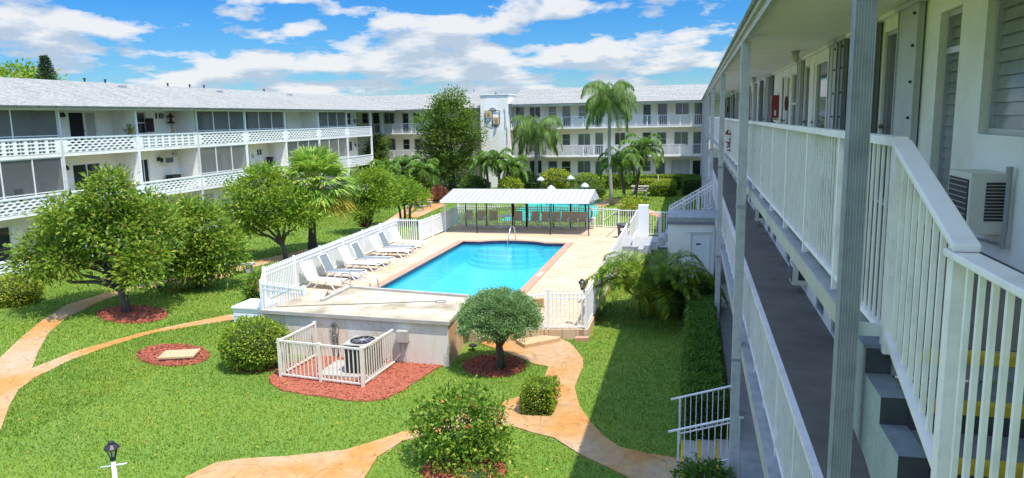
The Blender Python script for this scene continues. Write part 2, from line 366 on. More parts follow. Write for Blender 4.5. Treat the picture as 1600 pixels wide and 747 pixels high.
PATH_D = [ (-6.17,20.43), (-5.30,19.83), (-4.64,19.31), (-4.12,18.86), (-3.70,18.72), (-3.65,17.92), (-3.48,17.48), (-3.06,16.26), (-3.92,16.55), (-3.91,15.71), (-3.76,14.75), (-3.24,14.51), (-2.75,14.35), (-2.09,13.69), (-1.47,13.24), (-1.02,12.89), (-0.80,12.31), (0.03,12.48), (-0.06,13.93), (-0.22,13.90), (-0.79,13.99), (-1.35,14.17), (-1.77,14.71), (-2.10,15.32), (-2.45,16.10), (-2.76,17.30), (-2.78,18.08), (-2.78,18.89), (-2.87,19.52), (-3.20,20.34), (-3.51,20.97), (-4.14,21.52), (-4.95,21.31), (-5.68,20.97) ]
BED_TREE = [ (-18.15,21.72), (-17.97,21.44), (-17.90,21.17), (-17.93,20.92), (-18.05,20.72), (-18.27,20.57), (-18.56,20.48), (-18.91,20.46), (-19.30,20.50), (-19.70,20.62), (-20.10,20.79), (-20.46,21.02), (-20.75,21.28), (-20.97,21.57), (-21.08,21.86), (-21.09,22.13), (-20.97,22.36), (-20.75,22.53), (-20.43,22.63), (-20.04,22.65), (-19.61,22.59), (-19.18,22.45), (-18.78,22.25), (-18.43,22.00) ]
BED_PAD = [ (-13.67,17.89), (-13.54,17.66), (-13.49,17.43), (-13.52,17.23), (-13.64,17.06), (-13.82,16.93), (-14.06,16.85), (-14.35,16.83), (-14.66,16.87), (-14.98,16.96), (-15.30,17.10), (-15.58,17.28), (-15.81,17.50), (-15.97,17.74), (-16.04,17.98), (-16.03,18.21), (-15.93,18.40), (-15.73,18.54), (-15.47,18.63), (-15.15,18.65), (-14.81,18.60), (-14.47,18.49), (-14.15,18.33), (-13.87,18.12) ]
BED_EQUIP = [ (-10.86,16.57), (-10.56,16.14), (-10.00,15.74), (-9.20,15.58), (-8.63,15.56), (-8.07,15.42), (-7.52,15.49), (-7.18,15.67), (-6.95,16.32), (-6.83,17.13), (-6.68,18.06), (-6.47,18.42), (-8.18,19.87), (-8.82,19.44), (-10.21,18.88), (-11.04,17.47) ]
BED_BALL = [ (-11.23,17.54), (-11.13,17.33), (-11.11,17.12), (-11.17,16.95), (-11.30,16.82), (-11.48,16.75), (-11.71,16.75), (-11.95,16.80), (-12.20,16.92), (-12.42,17.08), (-12.60,17.29), (-12.72,17.51), (-12.75,17.72), (-12.71,17.91), (-12.58,18.05), (-12.38,18.13), (-12.14,18.13), (-11.87,18.07), (-11.62,17.93), (-11.39,17.75) ]
BED_JUNI = [ (-4.35,18.65), (-4.32,18.43), (-4.36,18.21), (-4.45,18.02), (-4.58,17.86), (-4.75,17.74), (-4.95,17.68), (-5.16,17.66), (-5.38,17.71), (-5.58,17.80), (-5.76,17.95), (-5.91,18.13), (-6.00,18.34), (-6.05,18.57), (-6.03,18.80), (-5.95,19.02), (-5.82,19.19), (-5.63,19.33), (-5.42,19.40), (-5.19,19.41), (-4.95,19.35), (-4.74,19.24), (-4.56,19.08), (-4.43,18.88) ]
BED_BUSH = [ (-3.37,12.69), (-3.37,12.52), (-3.44,12.35), (-3.57,12.20), (-3.77,12.08), (-3.99,12.01), (-4.23,11.98), (-4.47,12.01), (-4.68,12.09), (-4.84,12.21), (-4.95,12.37), (-4.97,12.55), (-4.91,12.73), (-4.78,12.89), (-4.58,13.02), (-4.34,13.10), (-4.08,13.12), (-3.82,13.08), (-3.61,12.99), (-3.46,12.86) ]
PATH_E = [ (-7.37,55.06), (-6.75,60.42), (-5.62,59.53), (-4.50,55.28), (-3.22,53.81), (-1.70,49.75), (-2.08,48.76), (-3.55,51.95), (-4.83,53.69), (-5.86,56.84), (-6.55,54.33) ]
PATH_F = [ (-27.72,71.30), (-26.60,71.32), (-23.97,64.90), (-20.64,58.61), (-20.00,56.76), (-21.93,58.05), (-24.41,64.88) ]
PATH_G = [ (-19.35,47.45), (-19.98,50.93), (-20.55,54.94), (-20.00,56.76), (-18.84,54.21), (-18.71,51.04), (-18.45,47.21) ]
FAR3 =[ (-17.11,-16.22,6.40,7.79,'door'),(-15.72,-14.60,6.61,7.76,'double'),(-13.83,-13.00,6.58,7.77,'sash'),(-12.47,-11.61,6.31,7.78,'door'),(-10.87,-10.05,6.52,7.79,'sash'),(-12.44,-11.65,6.24,7.77,'door'),(-10.86,-10.14,6.66,7.82,'sash'),(-7.36,-6.33,6.34,7.78,'double'),(-4.69,-3.92,6.30,7.75,'door'),(-3.34,-2.41,6.27,7.82,'door'),(-1.70,-0.41,6.67,7.84,'double'),(0.03,0.80,6.21,7.84,'door') ]
FAR2 =[ (-15.85,-14.93,3.34,5.20,'double'),(-13.77,-12.94,3.96,5.17,'sash'),(-12.46,-11.67,3.95,5.07,'sash'),(-10.92,-9.69,3.90,5.09,'double'),(-9.25,-8.44,3.41,5.17,'door'),(-7.35,-6.32,3.90,5.14,'double'),(-4.71,-3.89,3.57,5.14,'door'),(-3.38,-2.47,3.86,5.12,'sash'),(-1.76,-0.45,3.84,5.14,'double'),(-0.03,0.73,3.39,5.13,'door') ]
FAR1 =[ (-15.80,-14.53,1.20,2.52,'double'),(-13.89,-12.98,1.18,2.47,'sash'),(-12.56,-11.64,1.19,2.46,'sash'),(-10.97,-9.68,1.27,2.47,'double'),(-9.23,-8.58,1.02,2.44,'door'),(-6.05,-5.36,1.41,2.45,'sash'),(-4.78,-3.90,1.41,2.44,'sash'),(-3.44,-2.54,1.35,2.43,'door'),(-1.99,-0.25,1.25,2.52,'blind'),(-0.04,0.74,1.15,2.46,'door') ]
FL3 =[ (-33.60,-32.90,6.45,7.53,'sash'),(-32.39,-31.62,6.38,7.56,'door'),(-31.12,-29.98,6.35,7.53,'double'),(-29.09,-28.40,6.27,7.44,'door'),(-27.91,-27.04,6.29,7.47,'double') ]
FL2 =[ (-30.86,-29.96,3.68,4.89,'double'),(-29.13,-28.40,3.72,4.79,'sash'),(-27.87,-27.13,3.65,4.83,'door') ]
# ------------------------------------------------------------------ world, sun, camera
SUN = Vector((2.72, -2.1, 7.8)).normalized()
SC.world = bpy.data.worlds.new("World"); SC.world.use_nodes = True
def world():
    nt = SC.world.node_tree; N = nt.nodes; bg = N['Background']; out = N['World Output']
    sky = N.new('ShaderNodeTexSky'); sky.sky_type = 'NISHITA'; sky.sun_disc = False
    sky.sun_elevation = math.asin(SUN.z); sky.sun_rotation = math.atan2(SUN.x, SUN.y)
    sky.air_density = 1.0; sky.dust_density = .25; sky.ozone_density = 2.5
    hs = N.new('ShaderNodeHueSaturation'); hs.inputs['Saturation'].default_value = 1.25
    nt.links.new(sky.outputs[0], hs.inputs['Color'])
    tc = N.new('ShaderNodeTexCoord'); sp = N.new('ShaderNodeSeparateXYZ'); nt.links.new(tc.outputs['Generated'], sp.inputs[0])
    tint = ramp(nt, sp.outputs[2], [(0, (.20, .235, .305)), (.05, (.115, .205, .295)), (.16, (.075, .205, .325)), (.45, (1.35, 1.2, 1.08))])
    nt.links.new(mixc(nt, 1., hs.outputs[0], tint, 'MULTIPLY'), bg.inputs[0]); bg.inputs[1].default_value = .15
    def mth(op, a, b=None):
        n = N.new('ShaderNodeMath'); n.operation = op
        for s, v in zip(n.inputs, (a, b)):
            if v is None: continue
            if isinstance(v, (int, float)): s.default_value = v
            else: nt.links.new(v, s)
        return n.outputs[0]
    def coords(lift):
        z = mth('ADD', mth('MAXIMUM', sp.outputs[2], 0.0), .28 + lift)
        c = N.new('ShaderNodeCombineXYZ'); nt.links.new(mth('MULTIPLY', mth('ARCTAN2', sp.outputs[0], sp.outputs[1]), 2.3), c.inputs[0]); nt.links.new(mth('DIVIDE', 1.0, z), c.inputs[1])
        c.inputs[2].default_value = 7.1; return c.outputs[0]
    def cloud(v):
        big = noise(nt, v, 4.3, 1, .5); fine = noise(nt, v, 8.0, 10, .58)
        return mth('ADD', mth('MULTIPLY', big, .62), mth('MULTIPLY', fine, .52))
    v0 = coords(0); d = cloud(v0); d2 = cloud(coords(.02))
    low = mth('MULTIPLY', mth('SUBTRACT', .16, mth('MINIMUM', mth('MAXIMUM', sp.outputs[2], 0), .16)), .55)
    dens = mth('ADD', d, low)
    cov = ramp(nt, dens, [(.570, (0, 0, 0)), (.60, (.55, .55, .55)), (.66, (1, 1, 1))])
    lit = mth('ADD', mth('MULTIPLY', mth('SUBTRACT', d, d2), 7.), .50)
    thick = mth('MULTIPLY', mth('SUBTRACT', dens, .60), 1.6)
    shade = mth('SUBTRACT', lit, thick)
    cc = ramp(nt, shade, [(.05, (.27, .32, .385)), (.42, (.345, .385, .435)), (.95, (.475, .48, .485))])
    cb = N.new('ShaderNodeBackground'); nt.links.new(cc, cb.inputs[0]); nt.links.new(mth('ADD', .64, mth('MULTIPLY', mth('MAXIMUM', mth('SUBTRACT', sp.outputs[2], .22), 0), 1.1)), cb.inputs[1])
    mx = N.new('ShaderNodeMixShader'); nt.links.new(mth('MULTIPLY', cov, .93), mx.inputs[0])
    nt.links.new(bg.outputs[0], mx.inputs[1]); nt.links.new(cb.outputs[0], mx.inputs[2]); nt.links.new(mx.outputs[0], out.inputs[0])
world()
sl = bpy.data.lights.new('sun', 'SUN'); sl.energy = 2.15; sl.angle = R(.53); sl.color = (1, .94, .84)
so = bpy.data.objects.new('sun', sl); COL.objects.link(so); so.rotation_euler = SUN.to_track_quat('Z', 'Y').to_euler(); so.location = (30, -10, 60)
from mathutils import Matrix
cd = bpy.data.cameras.new('camera'); cam = bpy.data.objects.new('camera', cd); COL.objects.link(cam)
cd.sensor_width = 36; cd.lens = 36 * 1143.7 / 1600; cd.clip_start = .05; cd.clip_end = 2000
rx = Vector((.97111431, .23778091, -.01993057)); dn = Vector((.01962811, -.16284643, -.98645617)); fw = Vector((-.23780607, .95757051, -.16280969))
cam.matrix_world = Matrix(((rx.x, -dn.x, -fw.x, 0), (rx.y, -dn.y, -fw.y, 0), (rx.z, -dn.z, -fw.z, 6.7), (0, 0, 0, 1)))
SC.camera = cam
SC.view_settings.view_transform = 'Standard'; SC.view_settings.look = 'None'; SC.view_settings.gamma = 1; SC.view_settings.exposure = 1.58
SC.view_settings.use_curve_mapping = False
SC.cycles.max_bounces = 8; SC.cycles.transparent_max_bounces = 24; SC.cycles.diffuse_bounces = 4; SC.cycles.caustics_reflective = False; SC.cycles.caustics_refractive = False

# ------------------------------------------------------------------ ground
POOL = (-11.75, -6.2, 22.9, 36.5)           # water edge
BAY = [(-11.75 + 5.55 * i / 24, 36.5 + (.55 * math.sin(PI * max(0, min(1, (i - 4) / 15))) ** .7 if 4 < i < 19 else 0)) for i in range(25)]
m = MB(); hx0, hx1, hy0, hy1 = -12.4, -5.6, 22.4, 37.6
for x0, x1, y0, y1 in ((-300, 300, -120, hy0), (-300, hx0, hy0, hy1), (hx1, 300, hy0, hy1), (-300, 300, hy1, 400)):
    m.add([(x0, y0, 0), (x1, y0, 0), (x1, y1, 0), (x0, y1, 0)], [(0, 1, 2, 3)])
structure(m, 'lawn', 'lawn_soil')
for i, pl in enumerate((PATH_A, PATH_B, PATH_C, PATH_D, PATH_E, PATH_F, PATH_G)):
    m = MB(); m.prism(pl, -.05, .016 + .005 * i); structure(m, 'path', 'stamped_concrete')
m = MB(); m.box(.95, 2.45, -2, 69.4, -.05, .12); structure(m, 'ground_walkway', 'ledge_grey')
m = MB(); m.box(-31.2, -29.6, 8, 65.3, -.05, .14); structure(m, 'ground_walkway', 'ledge_grey')
m = MB(); m.box(-40, 2.45, 69.6, 71.4, -.05, .2); structure(m, 'ground_walkway', 'ledge_grey')
BEDS = [(BED_TREE, 'red mulch bed around the big spreading tree'), (BED_PAD, 'oval red mulch bed around the sandy utility cover'), (BED_EQUIP, 'wide red mulch bed inside and around the equipment fence'),
        (BED_BALL, 'red mulch patch under the round green shrub by the pump house'), (BED_JUNI, 'oval red mulch bed under the clipped juniper'), (BED_BUSH, 'red mulch patch at the foot of the orange flowering bush')]
for pl, lb in BEDS:
    cx = sum(p[0] for p in pl) / len(pl); cy = sum(p[1] for p in pl) / len(pl)
    m = MB(); m.prism(pl, -.05, .03); o = structure(m, 'mulch_bed', 'red_mulch'); 
    # loose chips on top
    P = np.array(pl); n = 2600; q = np.column_stack([rng.uniform(P[:, 0].min(), P[:, 0].max(), n), rng.uniform(P[:, 1].min(), P[:, 1].max(), n)])
    def inside(q, P):
        r = np.zeros(len(q), bool); x, y = q[:, 0], q[:, 1]; j = len(P) - 1
        for i in range(len(P)):
            c = (P[i, 1] > y) != (P[j, 1] > y)
            with np.errstate(divide='ignore', invalid='ignore'): r ^= c & (x < (P[j, 0] - P[i, 0]) * (y - P[i, 1]) / (P[j, 1] - P[i, 1]) + P[i, 0])
            j = i
        return r
    q = q[inside(q, P)]; k = len(q); a = rng.uniform(0, 2 * PI, k); L = rng.uniform(.02, .055, k); W = rng.uniform(.006, .014, k); zz = .032 + rng.uniform(0, .03, k); tl = rng.uniform(-.02, .02, k)
    d = np.column_stack([np.cos(a) * L, np.sin(a) * L, tl]); s = np.column_stack([-np.sin(a) * W, np.cos(a) * W, rng.uniform(-.008, .008, k)]); c0 = np.column_stack([q, zz])
    V = np.stack([c0 - d - s, c0 + d - s, c0 + d + s, c0 - d + s], 1).reshape(-1, 3); F = np.arange(4 * k).reshape(-1, 4)
    o = npmesh('mulch_chips', V, F, 'red_mulch'); o['kind'] = 'stuff'; tag(o, lb.replace('red mulch', 'loose red wood chips on the mulch'), 'mulch')

# pool deck with the basin cut out
D0 = .3; zb = -1.7
OUT_L = [(-14.85, 22.95), (-14.4, 30), (-14.05, 36.1), (-13.85, 39.7), (-14.0, 42.85)]
m = MB()
m.prism([(-15.02, 22.9), (-13.85, 20.95), (-12.2, 20.4), (-6.3, 20.5), (-5.0, 20.82), (-4.2, 21.27), (-3.0, 21.45), (-3.0, 22.9)], -.3, D0)
m.prism([(-15.02, 22.9), (-11.75, 22.9), (-11.75, 36.5), (-15.43, 36.5)], zb, D0)
m.prism([(-6.2, 22.9), (-3.03, 22.9), (-3.06, 36.5), (-6.2, 36.5)], zb, D0)
m.prism([(-14.1, 36.5)] + BAY + [(-3.06, 36.5), (-3.0, 42.4), (-6.45, 42.55), (-14.0, 42.85), (-13.85, 39.7)], zb, D0)
structure(m, 'pool_deck', 'pavers')
m = MB()   # basin plaster: floor slope, walls just inside the deck cut-out, entry steps
x0, x1, y0, y1 = POOL; e = .012
m.add([(x0 + e, y0 + e, -1.6), (x1 - e, y0 + e, -1.6), (x1 - e, 31, -1.0), (x0 + e, 31, -1.0)], [(0, 1, 2, 3)])
m.add([(x0 + e, 31, -1.0), (x1 - e, 31, -1.0), (x1 - e, 37.2, -.8), (x0 + e, 37.2, -.8)], [(0, 1, 2, 3)])
m.add([(x0 + e, y0, -1.7), (x0 + e, y1, -1.7), (x0 + e, y1, .13), (x0 + e, y0, .13)], [(0, 1, 2, 3)])
m.add([(x1 - e, y0, -1.7), (x1 - e, y1, -1.7), (x1 - e, y1, .13), (x1 - e, y0, .13)], [(3, 2, 1, 0)])
m.add([(x0, y0 + e, -1.7), (x1, y0 + e, -1.7), (x1, y0 + e, .13), (x0, y0 + e, .13)], [(3, 2, 1, 0)])
bi = [(x, y - e) for x, y in BAY]
for a, b in zip(bi, bi[1:]): m.add([(*a, -1.2), (*b, -1.2), (*b, .13), (*a, .13)], [(0, 1, 2, 3)])
for k, (zt, r) in enumerate(((-.06, .62), (-.28, .98), (-.5, 1.34), (-.7, 1.7))):
    w = 1.62 + .17 * k
    m.prism([(-9.33 + w * math.cos(PI + PI * t / 20), 36.62 + (r * math.sin(PI + PI * t / 20)) * .95) for t in range(21)] + [(-9.33 + w * .7, 36.95), (-9.33 - w * .7, 36.95)], -1.2, zt)
structure(m, 'pool_basin', 'pool_plaster')
m = MB()   # navy waterline tile
t = .024
m.box(x0, x0 + t, y0, y1, .07, .30); m.box(x1 - t, x1, y0, y1, .07, .30); m.box(x0 + t, x1 - t, y0, y0 + t, .07, .30)
for a, b in zip(BAY, BAY[1:]): m.add([(a[0], a[1] - t, .07), (b[0], b[1] - t, .07), (b[0], b[1] - t, .298), (a[0], a[1] - t, .298), (a[0], a[1] + .002, .298), (b[0], b[1] + .002, .298)], [(0, 1, 2, 3), (3, 2, 5, 4)])
structure(m, 'waterline_tile', 'tile_navy')
m = MB()
m.prism([(x0 - .32, y0), (x0 + .03, y0), (x0 + .03, y1 + .02), (x0 - .32, y1 + .33)], D0 + .001, D0 + .035); m.prism([(x1 - .03, y0), (x1 + .32, y0), (x1 + .32, y1 + .33), (x1 - .03, y1 + .02)], D0 + .001, D0 + .035)
for a, b in zip(BAY, BAY[1:]): m.prism([(a[0], a[1] - .03), (b[0], b[1] - .03), (b[0], b[1] + .31), (a[0], a[1] + .31)], D0 + .001, D0 + .036)
m.box(x0 - .32, x1 + .32, y0 - .32, y0 + .02, D0 + .001, D0 + .034)
structure(m, 'pool_coping', 'coping_brick')
m = MB(); m.add([(x0 + .02, y0 + .02, .15), (x1 - .02, y0 + .02, .15), (x1 - .02, y1 - .02, .15), (x0 + .02, y1 - .02, .15)], [(0, 1, 2, 3)])
for a, b in zip(bi, bi[1:]):
    if max(a[1], b[1]) > 36.5: m.add([(a[0], 36.48, .15), (b[0], 36.48, .15), (b[0], b[1] - .02, .15), (a[0], a[1] - .02, .15)], [(0, 1, 2, 3)])
structure(m, 'pool_water', 'pool_water')
m = MB(); m.box(-6.1, -5.95, 28.6, 29.3, D0 + .036, D0 + .040); m.box(-5.98, -5.94, 25.2, 25.5, D0 + .036, D0 + .040); structure(m, 'depth_marker', 'white_paint')
m = MB(); m.prism([(-12.3, 46.3), (-6.15, 47.2), (-7.0, 57.3), (-12.6, 57.4)], -.05, .03); structure(m, 'shuffleboard_court', 'court_paint')

# ------------------------------------------------------------------ grass blades
def grass():
    ex = [PATH_A, PATH_B, PATH_C, PATH_D, PATH_E, PATH_F, PATH_G] + [b[0] for b in BEDS]
    ex += [[(-15.1, 22.9), (-13.9, 20.9), (-12.5, 20.5), (-12.4, 18.45), (-6.3, 18.15), (-6.3, 20.4), (-5, 20.75), (-4.2, 21.2), (-2.95, 21.4), (-2.95, 42.6), (-14.1, 42.95), (-14.0, 36.6), (-15.5, 36.6)],
           [(-5.1, 20.6), (-4.35, 21.5), (-3.7, 21.3), (-4.7, 20.1)], [(.9, -3), (3, -3), (3, 70), (.9, 70)], [(-12.4, 46.2), (-6.05, 47.1), (-6.9, 57.4), (-12.7, 57.5)], [(-2.8, 32), (.9, 32), (.9, 38), (-2.8, 38)]]
    out = []
    for (xa, xb, ya, yb, dens, h, w) in ((-17.5, .9, 10.2, 22.5, 620, .062, .0115), (-29.4, -14.2, 12, 30, 330, .07, .016), (-29.4, -13.9, 30, 50, 150, .075, .026), (-3.0, .9, 22.5, 44, 260, .07, .018), (-28, .9, 43, 69.5, 70, .08, .04)):
        n = int((xb - xa) * (yb - ya) * dens); q = np.column_stack([rng.uniform(xa, xb, n), rng.uniform(ya, yb, n)])
        keep = np.ones(n, bool)
        # only what the view cone (widened) can see
        dx = q[:, 0] * .971 + q[:, 1] * .238; dz = -q[:, 0] * .238 + q[:, 1] * .9576 + 1
        keep &= (np.abs(dx / dz) < .85)
        for pl in ex:
            P = np.array(pl); bb = (q[:, 0] > P[:, 0].min()) & (q[:, 0] < P[:, 0].max()) & (q[:, 1] > P[:, 1].min()) & (q[:, 1] < P[:, 1].max())
            idx = np.where(bb & keep)[0]; keep[idx[inside(q[idx], P)]] = False
        q = q[keep]; k = len(q); a = rng.uniform(0, 2 * PI, k); b = a + rng.normal(0, .5, k) + PI / 2
        hh = h * rng.uniform(.5, 1.25, k); ln = rng.uniform(.2, 1.15, k) * hh; ww = w * rng.uniform(.6, 1.3, k)
        c0 = np.column_stack([q, np.full(k, -.004)]); s = np.column_stack([np.cos(b) * ww, np.sin(b) * ww, np.zeros(k)])
        t = c0 + np.column_stack([np.cos(a) * ln, np.sin(a) * ln, hh])
        out.append(np.stack([c0 - s, c0 + s, t], 1).reshape(-1, 3))
    V = np.concatenate(out); F = np.arange(len(V)).reshape(-1, 3)
    o = npmesh('grass', V, F, 'grass_blades'); o['kind'] = 'stuff'; tag(o, 'short green grass growing over the courtyard lawn', 'grass')
grass()
# ------------------------------------------------------------------ right wing with open walkways
rb = thing('apartment_building', 'white three storey wing with open railed walkways and grey columns beside the camera', 'building', (2.45, 35, 0))
FR = Face((2.45, 0, 0), (0, 1, 0), (-1, 0, 0))
F3, F2, CE = 5.47, 2.80, 7.93
op3 = [(4.6, 7.36, 6.48, 7.70, 'jal'), (8.0, 8.64, 5.49, 7.68, 'jdoor'), (10.05, 10.95, 5.49, 7.72, 'door'), (11.75, 13.0, 6.1, 7.72, 'sash'), (15.25, 16.95, 5.49, 7.72, 'wdoor'),
       (17.5, 18.15, 5.49, 7.72, 'door'), (19.4, 20.6, 6.15, 7.7, 'sash'), (21.0, 21.95, 5.49, 7.68, 'wdoor'), (22.2, 22.75, 5.49, 7.7, 'door')]
shut3 = [(9.12, 9.94, 'grey_shutter'), (11.05, 11.45, 'dark_shutter'), (13.25, 13.85, 'dark_shutter'), (13.9, 14.6, 'grey_shutter'), (18.3, 18.9, 'grey_shutter'), (24.9, 25.7, 'dark_shutter'), (26.0, 26.9, 'grey_shutter')]
y = 27.5
while y < 64:
    op3 += [(y, y + .85, 5.49, 7.65, 'door'), (y + 2.2, y + 3.5, 6.15, 7.7, 'sash'), (y + 5.1, y + 5.95, 5.49, 7.65, 'wdoor')]
    shut3 += [(y + 1.05, y + 1.7, 'dark_shutter'), (y + 3.9, y + 4.7, 'grey_shutter')]; y += 6.4
op2 = []; y = 4.4
while y < 66:
    op2 += [(y, y + .9, 2.82, 4.9, 'door'), (y + 1.5, y + 2.7, 3.6, 4.9, 'sash'), (y + 3.3, y + 4.2, 2.82, 4.9, 'door')]; y += 5.0
op1 = [(a, b, c - 2.67 if k == 'door' else c - 2.67, d - 2.67, k) for a, b, c, d, k in op2]
w = MB(); FR.wall(w, .5, 69.3, 0, CE + .1, op3 + op2 + op1)
w.add([(2.45, .5, 0), (10.5, .5, 0), (10.5, .5, 8.03), (2.45, .5, 8.03)], [(0, 1, 2, 3)])
w.add([(2.45, 69.3, 0), (10.5, 69.3, 0), (10.5, 69.3, 8.03), (2.45, 69.3, 8.03)], [(3, 2, 1, 0)])
w.add([(10.5, .5, 0), (10.5, 69.3, 0), (10.5, 69.3, 8.03), (10.5, .5, 8.03)], [(0, 1, 2, 3)])
w.build('wall', 'stucco', rb)
for o in op3 + op2 + op1:
    near = o[0] < 9 and o[2] > 5.4
    FR.opening(rb, o, o[4], 'frame_white' if o[4] in ('sash', 'wdoor') else 'frame_alu', 'louvre_glass' if near else 'glass_blue' if o[4] == 'wdoor' else 'glass_dark', n=-.11 if near else -.07)
for a, b, mm in shut3:
    s = MB(); FR.box(s, a, b, 5.50, 7.86, .02, .075)
    k = max(2, int((b - a) / .28))
    for i in range(k + 1) if a > 9.5 else (0, k): u = a + (b - a) * i / k; FR.box(s, u - .012, u + .012, 5.5, 7.86, .0755, .092)
    o = s.build('storm_shutter', mm, rb)
    r = MB(); FR.box(r, a - .08, b + .08, 7.862, 7.92, .01, .12); r.build('track', 'frame_alu', o)
    if a < 15:
        for z in (5.8, 6.2, 6.6, 7.0, 7.4, 7.75): t = MB(); FR.box(t, a + .14, a + .17, z, z + .03, .0755, .10); t.build('bolt', 'black_metal', o)
s = MB(); s.box(.942, 2.45, 4.0, 69.3, F3 - .13, F3); s.box(1.76, 2.45, .5, 3.995, F3 - .13, F3); s.build('walkway_slab', 'ledge_grey', rb)
s = MB(); s.box(.88, 2.45, 2.5, 69.3, F2 - .2, F2 - .002); s.build('walkway_slab', 'ledge_grey', rb)
s = MB(); s.box(1.12, 2.44, 2.6, 69.2, F2 - .001, F2 + .006); s.box(1.14, 2.44, 4.1, 69.2, F3 + .001, F3 + .007); s.build('walkway_floor', 'deck_grey', rb)
s = MB(); s.box(.924, .941, 4.0, 69.3, F3 - .138, F3 - .015); s.build('slab_edge', 'fascia', rb); s = MB(); s.box(.862, .879, 2.5, 69.3, F2 - .205, F2 - .03); s.build('slab_edge', 'fascia', rb)
# roof, soffit, fascia
s = MB(); s.box(.80, 2.449, -3, 69.3, CE, CE + .04); s.build('soffit', 'soffit', rb)
s = MB()
for yy in np.arange(-2, 69, 2.44): s.box(.82, 2.40, yy, yy + .012, CE - .003, CE + .001)
s.box(2.36, 2.445, -3, 69.2, CE - .05, CE - .004); s.build('soffit_trim', 'soffit', rb)
s = MB(); s.box(.745, .80, -3, 69.3, 7.83, 8.02); s.box(.70, .745, -3, 69.3, 7.93, 8.05); s.build('fascia', 'fascia', rb)
s = MB(); s.add([(.66, -3, 8.055), (.66, 70, 8.055), (6.3, 70, 9.5), (6.3, -3, 9.5), (11.9, -3, 8.055), (11.9, 70, 8.055), (.66, -3, 7.995), (.66, 70, 7.995), (11.9, -3, 7.995), (11.9, 70, 7.995)],
  [(0, 3, 2, 1), (3, 4, 5, 2), (0, 6, 8, 4, 3), (1, 2, 5, 9, 7), (6, 7, 9, 8), (0, 1, 7, 6), (4, 8, 9, 5)]); s.build('roof', 'shingles', rb)
# fluted columns
def column(y, near=False):
    c = MB(); w = .049 if near else .072; x0, x1, y0, y1 = .797 - w, .797 + w, y - w, y + w; P = []
    n = 7
    for i in range(n):
        a = i / n; st = 1 / n
        P += [(x0 + (x1 - x0) * (a + st * .12), y0), (x0 + (x1 - x0) * (a + st * .3), y0 + .007), (x0 + (x1 - x0) * (a + st * .7), y0 + .007), (x0 + (x1 - x0) * (a + st * .88), y0)]
    for i in range(n):
        a = i / n; st = 1 / n
        P += [(x1, y0 + (y1 - y0) * (a + st * .12)), (x1 - .007, y0 + (y1 - y0) * (a + st * .3)), (x1 - .007, y0 + (y1 - y0) * (a + st * .7)), (x1, y0 + (y1 - y0) * (a + st * .88))]
    P += [(x1, y1), (x0, y1)]
    for i in range(n):
        a = 1 - i / n; st = 1 / n
        P += [(x0, y0 + (y1 - y0) * (a - st * .12)), (x0 + .007, y0 + (y1 - y0) * (a - st * .3)), (x0 + .007, y0 + (y1 - y0) * (a - st * .7)), (x0, y0 + (y1 - y0) * (a - st * .88))]
    c.prism(P, 0, 7.83); o = c.build('column', 'post_paint' if near else 'column_paint', rb)
    if near: return
    b = MB(); b.box(x0 - .02, x1 + .02, y0 - .02, y1 + .02, 0, .16); b.build('column_base', 'post_paint', o)
    for z, h in ((5.15, .045), (2.5, .045)) + (((6.07, .015),) if near else ()): t = MB(); t.box(x0 - .01, x1 + .01, y0 - .01, y1 + .01, z, z + h); t.build('bracket', 'post_paint', o)
CY = [4.0, 12.7, 22.3, 33.5, 44.0, 50, 56, 62.6, 68.6]
for i, yy in enumerate(CY): column(yy, i == 0)
k = MB(); k.box(.80, 1.0, 4.06, 4.075, 5.53, 5.60); k.build('strap', 'white_paint', rb)
yy = 3.97
while yy < 68.5:
    y2 = min(yy + 4.35, 69.2); railing(rb, (.99, yy), (.99, y2), F3, 1.09, .108, posts=3, bal=.013); yy = y2
yy = 2.6
while yy < 68.5:
    y2 = min(yy + 4.35, 69.2)
    if not (29.3 < yy < 30): railing(rb, (1.0, yy), (1.0, y2), F2, 1.09, .108, posts=3, bal=.013)
    yy = y2

# stair at the near end of the upper walkway
st = thing('staircase', 'grey concrete stair with yellow step edges descending from the upper walkway to the viewer', 'stairs', (1.5, 3, 3.5))
N = [(3.99 - .345 * i, F3 - .135 * i) for i in range(9)]
for i, (yn, zn) in enumerate(N[:-1]):
    yn2, zn2 = N[i + 1]
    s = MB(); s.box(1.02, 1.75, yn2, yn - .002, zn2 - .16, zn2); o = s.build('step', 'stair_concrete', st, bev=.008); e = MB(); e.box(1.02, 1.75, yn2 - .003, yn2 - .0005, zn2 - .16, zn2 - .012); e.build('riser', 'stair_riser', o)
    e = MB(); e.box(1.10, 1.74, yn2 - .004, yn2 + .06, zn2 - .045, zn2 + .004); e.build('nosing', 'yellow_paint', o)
e = MB(); e.box(1.10, 1.74, 3.985, 4.06, F3 - .045, F3 + .009); e.build('nosing', 'yellow_paint', st)
prof = [(4.3, F3 + .01)]
for i, (yn, zn) in enumerate(N): prof += [(yn, zn + .015), (yn, zn - .12)]
prof += [(N[-1][0], 3.95), (3.35, 4.80), (3.9, 4.93), (4.3, 4.98)]
s = MB(); n = len(prof)
s.add([(.895, a, b) for a, b in prof] + [(1.018, a, b) for a, b in prof], [tuple(range(n)), tuple(range(n, 2 * n))[::-1]] + [(i, n + i, n + (i + 1) % n, (i + 1) % n) for i in range(n)])
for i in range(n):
    k = 2 + i   # treads dark grey, risers near black with their shading in the colour, the rest lighter
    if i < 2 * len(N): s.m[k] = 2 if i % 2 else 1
s.build('stringer', ['stair_side', 'stair_concrete', 'stair_riser'], st)
